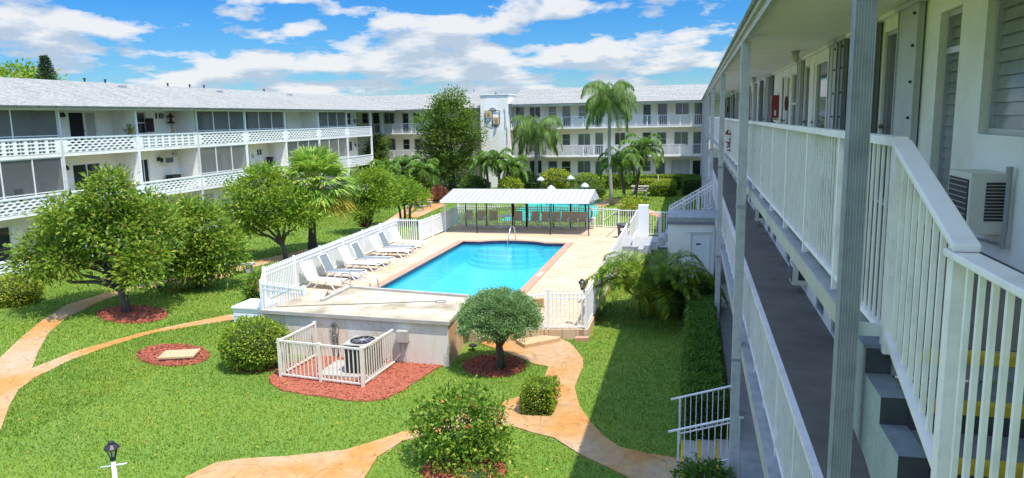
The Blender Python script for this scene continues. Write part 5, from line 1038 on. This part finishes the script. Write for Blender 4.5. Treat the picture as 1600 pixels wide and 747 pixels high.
L7 = [(-30.5, 67.9, 3.6, 1.1, 1.0, 1.1), (-30.2, 67.9, 4.6, .75, .7, .6), (-31.0, 67.9, 2.3, 1.0, 1.0, 1.1)]
tree('small_tree', 'small dark round tree at the far end of the cream wing', (-30.5, 67.9, 0), L7, 260, 15, .24, .12, 'leaf_dark', .12, (-30.5, 67.9, 1.4), 'bark_dark', .24)
L8 = [(-99, 92, 13.3, 5, 5, 2.6), (-95.8, 92, 12.4, 3, 3, 1.8), (-99, 92, 9, 6, 6, 4)]
tree('distant_tree', 'bright green treetop showing above the cream wing roof beside the pine', (-98.5, 92, 0), L8, 420, 14, .6, .35, 'leaf_bright', .4, (-98.5, 92, 6), spread=.6)
t = thing('norfolk_pine', 'pointed dark pine top rising above the cream wing roof', 'tree', (-91.8, 90, 0)); b = MB(); b.tube([(-91.8, 90, 0), (-91.8, 90, 17)], [.3, .04], 8); b.build('trunk', 'bark_dark', t, True)
P_, D_ = [], []
for i in range(26):
    z = 9 + .31 * i; r = 2.3 * (1 - (z - 9) / 8.6) ** .75
    for a in np.linspace(0, 2 * PI, 7, False) + rng.uniform(0, 6): k = 26; f = rng.uniform(.1, 1, k); P_.append(np.column_stack([-91.8 + np.cos(a) * r * f, 90 + np.sin(a) * r * f, z + .12 * f * r + rng.normal(0, .06, k)])); D_.append(np.column_stack([np.full(k, np.cos(a)), np.full(k, np.sin(a)), rng.uniform(-.2, 1, k)]) + rng.normal(size=(k, 3)) * .5)
leaves('foliage', np.concatenate(P_), np.concatenate(D_), .38, .12, 'pine_leaf', t)

def palm(name, label, base, top, nf, flen, droop, nleaf, ll, lw, m, r0, elev=(-.5, 1.3), group=None, lean=0, bark='palm_bark', hang=.5, trunk=True, shaft=True, origin=None):
    t = thing(name, label, 'palm tree', base, group); top = Vector(top)
    if trunk:
        b = MB(); B_ = Vector(base); b.tube([B_ + Vector((0, 0, -.05)), B_.lerp(top, .15), B_.lerp(top, .5) + Vector((lean, 0, 0)), B_.lerp(top, .85) + Vector((lean * .5, 0, 0)), top], [r0 * 1.45, r0 * 1.15, r0, r0 * .9, r0 * .8], 10); tk = b.build('trunk', bark, t, True)
        if shaft: b = MB(); b.tube([top - Vector((0, 0, .75)), top - Vector((0, 0, .35)), top + Vector((0, 0, .1))], [r0 * .9, r0 * 1.1, r0 * .5], 9); b.build('crown_shaft', 'leaf_hedge', tk, True)
    Vs = []; rb_ = MB(); C, D = [], []
    for i in range(nf):
        az = 2.39996 * i + rng.uniform(-.2, .2); f = i / max(1, nf - 1); el = elev[1] + (elev[0] - elev[1]) * f + rng.uniform(-.12, .12); Lf = flen * rng.uniform(.85, 1.12)
        p = top.copy() if origin is None else Vector(base) + Vector((math.cos(az) * origin * rng.uniform(.2, 1), math.sin(az) * origin * rng.uniform(.2, 1), .6)); pts = [p.copy()]; ns = 10; e = el; dirs = []
        for s in range(ns):
            e2 = e - droop * (s / ns) ** 1.2 * (1.1 if e > -1.2 else .1) / ns * 2.4; e = max(e2, -1.45); d = Vector((math.cos(az) * math.cos(e), math.sin(az) * math.cos(e), math.sin(e))); dirs.append(d); p = p + d * (Lf / ns); pts.append(p.copy())
        rb_.tube(pts, [.022 * flen / 2.5 * (1 - .85 * j / ns) for j in range(ns + 1)], 4)
        ts = np.linspace(.12, .99, nleaf); A = np.array([tuple(q) for q in pts]); Dd = np.array([tuple(q) for q in dirs])
        idx = np.minimum((ts * ns).astype(int), ns - 1); fr = (ts * ns - idx)[:, None]; pp = A[idx] * (1 - fr) + A[idx + 1] * fr; dd = Dd[idx]
        side = nrm(np.cross(dd, np.array([0, 0, 1.0]))); prof = (np.sin(PI * np.clip(ts * .86 + .12, 0, 1)) ** .6)[:, None]
        for sg in (-1, 1):
            dr = dd * .55 + side * sg * .85 + np.array([0, 0, -hang]) + rng.normal(size=(nleaf, 3)) * .12
            C.append(pp); D.append(nrm(dr) * prof)
    C = np.concatenate(C); D = np.concatenate(D); ln = np.linalg.norm(D, axis=1)[:, None] * ll * rng.uniform(.85, 1.15, len(D))[:, None]; Dn = nrm(D); S = nrm(np.cross(Dn, np.array([.2, .1, 1.0]))) * lw
    m1 = C + Dn * ln * .45; tip = C + Dn * ln + np.array([0, 0, -1.0]) * ln * hang * .35
    V = np.stack([C - S * .25, m1 - S * .5, tip, m1 + S * .5], 1).reshape(-1, 3)
    fr = npmesh('fronds', V, np.arange(len(V)).reshape(-1, 4), m, t); rb_.build('frond_stem', 'leaf_hedge', fr, True); return t
palm('queen_palm', 'tall feathery queen palm rising above the far roof', (-5.92, 55.2, 0), (-6.05, 55.2, 7.9), 36, 2.8, 2.2, 120, .72, .024, 'queen_leaf', .12, (-.45, 1.45), hang=.95, lean=-.1, shaft=False)
palm('queen_palm', 'shorter feathery queen palm in front of the far wing right of the tower', (-14.25, 67.2, 0), (-14.15, 67.2, 5.5), 34, 3.3, 2.2, 110, .8, .032, 'queen_leaf', .17, (-.5, 1.2), hang=.9, shaft=False)
palm('young_palm', 'young palm with dark trunk left of the leaning one by the picnic table', (-5.0, 56.9, 0), (-5.45, 56.9, 3.2), 20, 2.4, 2.4, 54, .58, .07, 'palm_leaf', .11, (-.2, 1.25), group='young palms by the picnic table', bark='bark')
palm('young_palm', 'young palm with a leaning trunk nearest the picnic table', (-4.5, 59.1, 0), (-3.85, 59.1, 4.1), 20, 2.5, 2.3, 54, .58, .07, 'palm_leaf', .11, (-.2, 1.25), group='young palms by the picnic table', bark='bark')
for i, (x, y, z, lb) in enumerate(((-17.6, 62.0, 2.9, 'arching palm in the clump before the tower, on the left'), (-16.4, 61.4, 3.2, 'tallest arching palm in the clump before the tower'), (-15.3, 62.3, 2.5, 'arching palm in the clump before the tower, on the right'))): palm('clump_palm', lb, (x + .2, y, 0), (x, y, z), 17, 2.1, 2.3, 46, .55, .075, 'palm_leaf', .11, (-.3, 1.3), group='palm clump before the tower', bark='bark')
for i, (x, y, z, lb) in enumerate(((-26.2, 60.5, 2.5, 'low arching palm left in the dense palms beside the cream wing'), (-24.6, 61.6, 2.8, 'tallest low palm in the dense palms beside the cream wing'), (-23.0, 60.8, 2.3, 'low arching palm right in the dense palms by the dark ficus'), (-25.2, 57.5, 1.9, 'low palm in front of the dense palms beside the cream wing'))): palm('clump_palm', lb, (x + .1, y, 0), (x, y, z), 18, 2.1, 2.3, 46, .55, .08, 'palm_leaf', .1, (-.5, 1.3), group='dense palms beside the cream wing', bark='bark')
palm('areca_palm', 'wide arching areca palm with yellowing fronds beside the deck fence', (-1.25, 24.3, 0), (-1.25, 24.3, .35), 60, 2.5, 2.4, 90, .46, .034, 'areca_leaf', .1, (.72, 1.53), hang=.05, trunk=False, origin=.55)
b = MB()
for i in range(22): a = rng.uniform(0, 6.28); r = rng.uniform(0, .5); b.tube([(-1.25 + r * math.cos(a), 24.3 + r * math.sin(a), 0), (-1.25 + 1.5 * r * math.cos(a), 24.3 + 1.5 * r * math.sin(a), .8)], [.03, .02], 6)
b.build('cane', 'leaf_yellow', bpy.data.objects['areca_palm'], True)
def fan_palm():
    t = thing('fan_palm', 'shaggy fan palm with stiff green fans and yellow dry fronds at the right', 'palm tree', (-19.4, 34.4, 0)); top = Vector((-18.75, 34.0, 3.6))
    b = MB(); b.tube([(-19.4, 34.4, -.05), (-19.35, 34.4, 1), (-19.3, 34.4, 2.2), top], [.26, .2, .2, .23], 12); b.build('trunk', 'bark_dark', t, True)
    st = MB(); Vg, Vd = [], []
    for i in range(72):
        f = i / 71; az = 2.39996 * i; el = 1.4 - 2.3 * f + random.uniform(-.1, .1); d = Vector((math.cos(az) * math.cos(el), math.sin(az) * math.cos(el), math.sin(el))); pl = random.uniform(1.0, 1.35)
        p = top + d * pl - Vector((0, 0, .12 * (1 - abs(el)))); st.tube([top, p], [.022, .012], 4)
        dry = el < -.42 and math.cos(az) > -.2; s = d.cross(Vector((0, 0, 1)));
        if s.length < .1: s = Vector((1, 0, 0))
        s.normalize(); u = s.cross(d)
        for k in range(26):
            a = (-1 + 2 * k / 25) * 1.75; q = (d * math.cos(a) + s * math.sin(a)).normalized(); q = (q + u * random.uniform(-.12, .12)).normalized(); L = (1.2 - .3 * abs(a) / 1.75) * random.uniform(.85, 1.1); w = q.cross(u).normalized() * .058
            md = p + q * L * .5; tip = p + q * L + Vector((0, 0, -.24 * L)); (Vd if dry else Vg).extend([p, md - w, tip, md + w])
    fr = npmesh('fans', np.array([tuple(v) for v in Vg]), np.arange(len(Vg)).reshape(-1, 4), 'sabal_leaf', t); st.build('leaf_stem', 'leaf_yellow', fr, True)
    dr = npmesh('dry_fans', np.array([tuple(v) for v in Vd]), np.arange(len(Vd)).reshape(-1, 4), 'sabal_dry', t); dr['label'] = 'yellow dry fans'
fan_palm()

def shrub(name, label, c, r, n, L, W, m, cat='shrub', group=None, shape='ball', core=.8, flowers=None, wild=0, box=None):
    """closely leaved shrub or clipped hedge; box = (x0,x1,y0,y1,z1)"""
    t = thing(name, label, cat, (c[0], c[1], 0), group)
    b = MB()
    if box:
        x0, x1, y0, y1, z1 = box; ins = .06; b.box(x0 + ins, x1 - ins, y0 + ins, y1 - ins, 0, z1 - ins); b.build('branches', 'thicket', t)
        A = [((x1 - x0) * (y1 - y0), 2), ((y1 - y0) * z1, 0), ((y1 - y0) * z1, 1), ((x1 - x0) * z1, 3), ((x1 - x0) * z1, 4)]; tot = sum(a for a, _ in A); P, D = [], []
        for a, k in A:
            q = int(n * a / tot); u, v = rng.uniform(0, 1, q), rng.uniform(0, 1, q); dp = np.abs(rng.normal(0, .05, q)) - .02
            if k == 2: p = np.column_stack([x0 + (x1 - x0) * u, y0 + (y1 - y0) * v, z1 - dp]); nn = (0, 0, 1)
            elif k == 0: p = np.column_stack([x0 + dp, y0 + (y1 - y0) * u, z1 * v]); nn = (-1, 0, 0)
            elif k == 1: p = np.column_stack([x1 - dp, y0 + (y1 - y0) * u, z1 * v]); nn = (1, 0, 0)
            elif k == 3: p = np.column_stack([x0 + (x1 - x0) * u, y0 + dp, z1 * v]); nn = (0, -1, 0)
            else: p = np.column_stack([x0 + (x1 - x0) * u, y1 - dp, z1 * v]); nn = (0, 1, 0)
            wob = .035 * np.sin(p[:, 0] * 5.1 + p[:, 1] * 3.3) + .03 * np.sin(p[:, 1] * 7.7 + p[:, 2] * 6); p = p + np.array(nn) * wob[:, None]
            P.append(p); D.append(np.array(nn) * .75 + rng.normal(size=(q, 3)) * .6)
        P = np.concatenate(P); D = np.concatenate(D)
    else:
        rx_, ry_, rz_ = r; zc = c[2]
        prof = [(max(.02, math.sin(PI * i / 8)) * .99, -math.cos(PI * i / 8)) for i in range(9)]
        if not wild: b.v = []; b.lathe([(p * core, q * core) for p, q in prof], (0, 0, 0), 14); move(b, lambda x, y, z: (c[0] + x * rx_, c[1] + y * ry_, max(.0, zc + z * rz_)))
        for i in range(12): a = rng.uniform(0, 6.28); e = rng.uniform(.3, .8); b.tube([(c[0] + .06 * math.cos(a), c[1] + .06 * math.sin(a), -.03), (c[0] + rx_ * e * math.cos(a) * .5, c[1] + ry_ * e * math.sin(a) * .5, zc * .8), (c[0] + rx_ * e * math.cos(a), c[1] + ry_ * e * math.sin(a), zc + rz_ * rng.uniform(.1, .7))], [.022, .014, .006], 5)
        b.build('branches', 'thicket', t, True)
        if wild: k = n // 9; u = unit(k); f = rng.uniform(.25, 1.05, k)[:, None] ** .6; cc = u * f; P = (cc[:, None, :] + rng.normal(size=(k, 9, 3)) * .085 * wild).reshape(-1, 3); D = np.repeat(u, 9, 0) * .5 + unit(len(P)) + np.array([0, 0, .25])
        else:
            u = unit(n); lump = 1 + .07 * np.sin(u[:, 0] * 7 + c[0]) * np.sin(u[:, 1] * 8 + c[1]) + .05 * np.sin(u[:, 2] * 11 + u[:, 0] * 6); P = u * (lump * rng.normal(.97, .045, n))[:, None]; D = u * .75 + rng.normal(size=(n, 3)) * .6
        P = P * np.array([rx_, ry_, rz_]) + np.array([c[0], c[1], zc]); k = P[:, 2] > .03; P, D = P[k], D[k]
    leaves('foliage', P, D, L, W, m, t)
    if flowers:
        nf, fm = flowers; u = unit(nf); u[:, 2] = np.abs(u[:, 2]) * .9 - .1; cc = np.array([c[0], c[1], c[2]]) + u * np.array(r) * rng.uniform(.75, 1.06, nf)[:, None]
        P = (cc[:, None, :] + rng.normal(size=(nf, 12, 3)) * .022).reshape(-1, 3); leaves('blossom', P, unit(len(P)) + np.array([0, 0, .4]), .045, .035, fm, t)
    return t
shrub('round_shrub', 'round glossy green shrub in the mulch left of the equipment fence', (-11.75, 17.35, .62), (.88, .85, .72), 7000, .085, .045, 'leaf_hedge')
shrub('clipped_hedge', 'small cube shaped clipped hedge standing at the fork of the stamped paths', (-3.4, 15.75, 0), None, 5200, .05, .03, 'leaf_hedge', 'hedge', box=(-3.66, -3.0, 15.42, 16.2, .68))
shrub('flowering_bush', 'large loose bush with small orange flowers at the near edge of the lawn', (-4.35, 13.0, .66), (1.02, .95, .82), 4700, .11, .055, 'leaf_bush', 'bush', flowers=(18, 'petal_orange'), wild=1)
shrub('low_flowers', 'low orange red flowers at the foot of the large flowering bush', (-3.75, 12.05, .16), (.42, .35, .16), 700, .07, .04, 'leaf_bush', 'flowers', flowers=(26, 'petal_orange'))
shrub('flowering_shrub', 'orange red leaved shrub beside the near corner of the lounger fence', (-15.9, 24.0, .5), (.5, .5, .6), 1500, .12, .06, 'leaf_bush', flowers=(60, 'petal_orange'))
shrub('yellow_hedge', 'yellow variegated rounded shrub at the far left edge of the lawn', (-25.4, 22.2, .5), (1.0, .9, .62), 5000, .09, .05, 'leaf_yellow')
shrub('long_hedge', 'long clipped green hedge in shade along the right lower walkway', (.33, 19, 0), None, 36000, .08, .045, 'leaf_hedge_dark', 'hedge', box=(-.05, .68, 14.9, 23.6, 1.0))
shrub('walkway_shrub', 'rounded dark shrub at the far end of the long hedge below the white storage room', (.45, 25.2, .6), (.55, 1.2, .66), 4200, .08, .045, 'leaf_hedge_dark', group='dark shrubs by the storage room')
shrub('walkway_shrub', 'dark shrub between the areca palm and the long hedge', (-.25, 24.6, .45), (.6, .8, .5), 2600, .08, .045, 'leaf_hedge_dark', group='dark shrubs by the storage room')
shrub('step_bush', 'dark bush in front of the small yellow edged entry steps', (.32, 12.35, .35), (.55, .45, .42), 2800, .08, .04, 'leaf_hedge_dark', wild=.8)
shrub('oval_hedge', 'clipped yellow green hedge curving in a horseshoe beside the picnic table', (-2.4, 63.2, 0), None, 4200, .13, .075, 'leaf_hedge', 'hedge', box=(-3.3, -1.4, 61.8, 64.0, 1.0))
shrub('oval_hedge', 'lower back arm of the horseshoe hedge behind the white stake', (-3.5, 66.3, 0), None, 3600, .13, .075, 'leaf_yellow', 'hedge', box=(-4.6, -1.6, 65.8, 67.2, 1.0))
shrub('far_hedge', 'long clipped hedge under the ground floor windows of the far wing', (-4.5, 68.6, 0), None, 9000, .14, .08, 'leaf_hedge', 'hedge', box=(-8.2, .2, 68.0, 69.2, 1.25))
shrub('side_hedge', 'tall dark clipped hedge block in shade at the far end of the right walkway', (-.2, 66, 0), None, 5000, .13, .075, 'leaf_hedge_dark', 'hedge', box=(-.75, .6, 63.2, 67.8, 1.3))
shrub('court_bush', 'big round yellow green bush behind the shuffleboard court', (-12.2, 66.5, .95), (1.5, 1.2, 1.05), 3600, .15, .09, 'leaf_yellow', 'bush')
shrub('court_bush', 'dark green bush left of the yellow green bush behind the court', (-15.3, 67.2, .8), (1.5, 1.0, .9), 2600, .15, .09, 'leaf_dark', 'bush')
shrub('court_bush', 'low green bush at the right behind the shuffleboard court', (-9.3, 66.8, .75), (1.5, 1.1, .8), 2800, .15, .09, 'leaf_hedge', 'bush')
shrub('court_bush', 'dark low bush beside the back corner of the court near the tall palm', (-8.4, 61.0, .55), (1.3, 1.0, .6), 2000, .15, .09, 'leaf_dark', 'bush')
shrub('pale_shrub', 'loose pale variegated shrub behind the white gate pier', (-4.0, 50.2, .6), (.95, .9, .7), 1700, .2, .06, 'leaf_yellow', wild=1)
shrub('red_shrub', 'dark red leaved shrub left of the awning roof', (-20.4, 57.5, .6), (.65, .6, .62), 1100, .2, .1, 'leaf_red')
shrub('fern_clump', 'dark green undergrowth beneath the palms left of the ficus', (-25.0, 63.2, .9), (2.6, 1.4, 1.1), 3000, .3, .12, 'leaf_dark', 'shrub', wild=1)
shrub('fern_clump', 'bright shrub at the foot of the palm clump before the tower', (-15.2, 61.0, .8), (1.0, .9, .9), 1500, .22, .1, 'leaf_yellow', 'shrub')
shrub('fern_clump', 'dark undergrowth left of the palm clump before the tower', (-18.9, 62.6, .7), (1.3, 1.0, .9), 1700, .25, .11, 'leaf_dark', 'shrub')
for x, y, lb in ((-20.0, 55.9, 'red and green spiky plant behind the stone benches'), (-19.3, 41.0, 'dark spiky plant at the foot of the slim leaning tree')):
    t = thing('spiky_plant', lb, 'plant', (x, y, 0)); n = 90; a = rng.uniform(0, 6.28, n); e = rng.uniform(.2, 1.4, n); D_ = np.column_stack([np.cos(a) * np.cos(e), np.sin(a) * np.cos(e), np.sin(e)]); leaves('foliage', np.tile([x, y, .25], (n, 1)) + D_ * .05, D_, .85, .09, 'leaf_red', t)
    b = MB(); b.tube([(x, y, 0), (x, y, .35)], [.06, .04], 7); b.build('stem', 'bark_dark', t)
def juniper():
    t = thing('clipped_juniper', 'umbrella shaped clipped juniper on a twisted trunk in its own mulch ring', 'tree', (-4.95, 18.35, 0)); c = np.array([-4.95, 18.35, 1.42])
    b = MB(); b.tube([(-4.95, 18.35, -.05), (-4.93, 18.34, .3), (-4.98, 18.36, .62), (-4.96, 18.35, .72)], [.15, .11, .095, .085], 10)
    for dx, dy, dz in ((-.75, .1, .75), (.72, -.1, .72), (-.25, -.6, .8), (.2, .6, .85), (-.4, .45, .9), (.45, -.5, .8), (.05, 0, 1.2)): b.tube([(-4.96, 18.35, .66), (-4.95 + dx * .35, 18.35 + dy * .35, .72 + dz * .38), (-4.95 + dx, 18.35 + dy, .66 + dz * .85)], [.075, .05, .018], 7)
    b.build('trunk', 'bark_dark', t, True)
    k = 620; u = unit(k * 2); u = u[u[:, 2] > -.28][:k]; k = len(u); R_ = np.array([1.07, 1.05, .84]); lump = rng.uniform(.86, 1.03, k)[:, None]; cc = c + np.array([0, 0, -.12]) + u * R_ * lump
    per = 46; P = (cc[:, None, :] + rng.normal(size=(k, per, 3)) * np.array([.07, .07, .055])).reshape(-1, 3); D = np.repeat(u, per, 0) * .8 + unit(k * per) * .7 + np.array([0, 0, .25]); leaves('crown', P, D, .062, .021, 'leaf_juniper', t)
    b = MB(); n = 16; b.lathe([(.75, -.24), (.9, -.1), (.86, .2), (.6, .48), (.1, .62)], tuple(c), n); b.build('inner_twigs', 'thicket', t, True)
juniper()
# potted plants along the upper walkway and the balcony
def potted(label, x, y, z, m, fl=None, s=1):
    t = thing('potted_plant', label, 'plant', (x, y, z)); b = MB(); b.lathe([(.10 * s, 0), (.15 * s, .24 * s), (.17 * s, .26 * s), (.13 * s, .25 * s)], (x, y, z), 12); b.build('pot', 'terracotta', t, True)
    n = 140; D_ = unit(n) + np.array([0, 0, .7]); leaves('foliage', np.tile([x, y, z + .26 * s], (n, 1)) + rng.normal(size=(n, 3)) * .07 * s, D_, .2 * s, .06 * s, m, t)
    if fl: k = 60; leaves('blossom', np.tile([x, y, z + .42 * s], (k, 1)) + rng.normal(size=(k, 3)) * .09 * s, unit(k), .07 * s, .06 * s, fl, t)
potted('tall potted plant by the white door on the upper walkway', 2.05, 19.4, F3 + .01, 'leaf_bush', 'leaf_yellow', 1.7)
potted('pot of red flowers farther along the upper walkway rail', 1.25, 21.0, F3 + .01, 'leaf_red', 'leaf_red', 1.5)
t = thing('door_wreath', 'round dark wreath hanging on a white door of the upper walkway', 'wreath', FR.p(21.5, 7.0, .0)); b = MB(); b.tube([FR.p(21.48 + .17 * math.cos(2 * PI * i / 14), 6.95 + .17 * math.sin(2 * PI * i / 14), .01) for i in range(15)], .03, 6); b.build('ring', 'leaf_red', t)
for (t, p, s, m_) in PLANTS:
    n = 90; leaves('foliage', np.tile(p, (n, 1)) + rng.normal(size=(n, 3)) * .1, unit(n) + np.array([0, 0, .6]), .18, .05, 'leaf_bush', t); leaves('blossom', np.tile(p, (40, 1)) + np.array([0, 0, .12]) + rng.normal(size=(40, 3)) * .12, unit(40), .08, .06, m_, t)
b = MB(); b.tube([(-2.9, 65.0, 0), (-2.9, 65.0, 1.55)], .05, 8); b.tube([(-2.9, 65.0, 1.5), (-2.9, 65.0, 1.56)], .065, 8); tag(b.build('marker_stake', 'cream_fence'), 'short cream stake standing inside the horseshoe hedge', 'stake')
# chips kicked out over the edges of the beds, and dry leaves on lawn and paving
def scatter(name, label, cat, pts, L, W, m, z):
    n = len(pts); a = rng.uniform(0, 2 * PI, n); C = np.column_stack([pts, np.full(n, z) + rng.uniform(0, .02, n)]); D = np.column_stack([np.cos(a), np.sin(a), rng.normal(0, .25, n)])
    o = leaves(name, C, D, L, W, m, None, .15); o['kind'] = 'stuff'; tag(o, label, cat)
E_ = []
for pl, lb in BEDS:
    P = np.array(pl); c = P.mean(0)
    for i in range(len(P)): p, q = P[i], P[(i + 1) % len(P)]; k = max(3, int(np.linalg.norm(q - p) * 38)); f = rng.uniform(0, 1, k)[:, None]; e = p * (1 - f) + q * f; E_.append(e + (e - c) * rng.normal(.02, .035, k)[:, None])
scatter('scattered_chips', 'stray red wood chips scattered on the grass around the mulch beds', 'mulch', np.concatenate(E_), .055, .02, 'red_mulch', .035)
ld = [np.column_stack([rng.normal(x, s, k), rng.normal(y, s, k)]) for x, y, s, k in ((-20.5, 21.3, 2.0, 240), (-20, 25.6, 1.6, 130), (-19.8, 32, 1.8, 120), (-4.3, 13, 1.0, 90), (-9, 14, 4, 90), (-14, 16, 3, 80), (-3, 18, 2, 50))]
ld = np.concatenate(ld); keep = ~((ld[:, 0] > -12.4) & (ld[:, 0] < -6.2) & (ld[:, 1] > 18)); scatter('fallen_leaves', 'dry fallen leaves scattered over the lawn and paths', 'leaves', ld[keep], .085, .04, 'sabal_dry', .055)

# creeper stain on the pump house wall, belongings on the middle balconies
t = thing('wall_creeper', 'dark dried creeper climbing the stained pump house wall behind the fence', 'plant', (-9.9, 18.4, 0)); b = MB()
for i in range(5): x = -9.95 + .05 * i; b.tube([(x, 18.41, .0), (x + random.uniform(-.06, .06), 18.405, .4), (x + random.uniform(-.1, .1), 18.40, random.uniform(.7, 1.05))], [.010, .008, .004], 5)
b.build('stem', 'bark_dark', t); n = 120; P_ = np.column_stack([rng.normal(-9.87, .05, n), rng.uniform(18.38, 18.40, n), rng.uniform(.45, 1.05, n)]); leaves('foliage', P_, unit(n) + np.array([0, -.6, -.3]), .04, .025, 'pine_leaf', t)
def cabinet(name, label, cat, y, w_, z0, h, m, x=-30.6):
    t = thing(name, label, cat, (x, y, z0)); b = MB(); b.box(x - .22, x + .22, y - w_ / 2, y + w_ / 2, z0 + .06, z0 + h); b.build('body', m, t, bev=.01); b = MB(); b.box(x - .24, x + .24, y - w_ / 2 - .02, y + w_ / 2 + .02, z0 + h + .001, z0 + h + .03); b.build('top', m, t)
    for sx in (-.18, .18):
        for sy in (-w_ / 2 + .04, w_ / 2 - .04): b = MB(); b.box(x + sx - .025, x + sx + .025, y + sy - .025, y + sy + .025, z0, z0 + .059); b.build('foot', m, t)
cabinet('grill', 'black cabinet grill standing below the air conditioner on the middle balcony', 'grill', 38.3, .8, 2.85, .85, 'black_metal')
cabinet('balcony_cabinet', 'tall narrow black cabinet on the middle balcony near the fan palm', 'cabinet', 48.9, .22, 2.85, 1.35, 'black_metal')
cabinet('balcony_cabinet', 'white cabinet with a dark top on the middle balcony near the fan palm', 'cabinet', 47.9, .7, 2.85, .95, 'ac_white')
flat('towel', 'pale blue towel hung on the middle balcony wall by the black frame', 'towel', 39.1, 39.3, 3.75, 4.05, 'pool_plaster', .03)
flat('wall_hanging', 'small dark square on the upper wall right of the sliding door', 'ornament', 34.6, 34.85, 7.2, 7.34, 'black_metal', .05)
flat('ornament_plate', 'pale round edged plaque on the middle balcony wall beside the small window', 'ornament', 47.2, 47.45, 4.2, 4.5, 'ledge_grey', .03)
for y, lb in ((50.6, 'dark plant silhouette on the upper balcony by the open curtain'), (58.2, 'potted plant on the upper end balcony of the cream wing'), (45.8, 'pot plant on the middle balcony left of the white cabinet')):
    potted(lb, -30.3, y, 5.481 if y > 46 else 2.851, 'leaf_dark', None, 1.3)
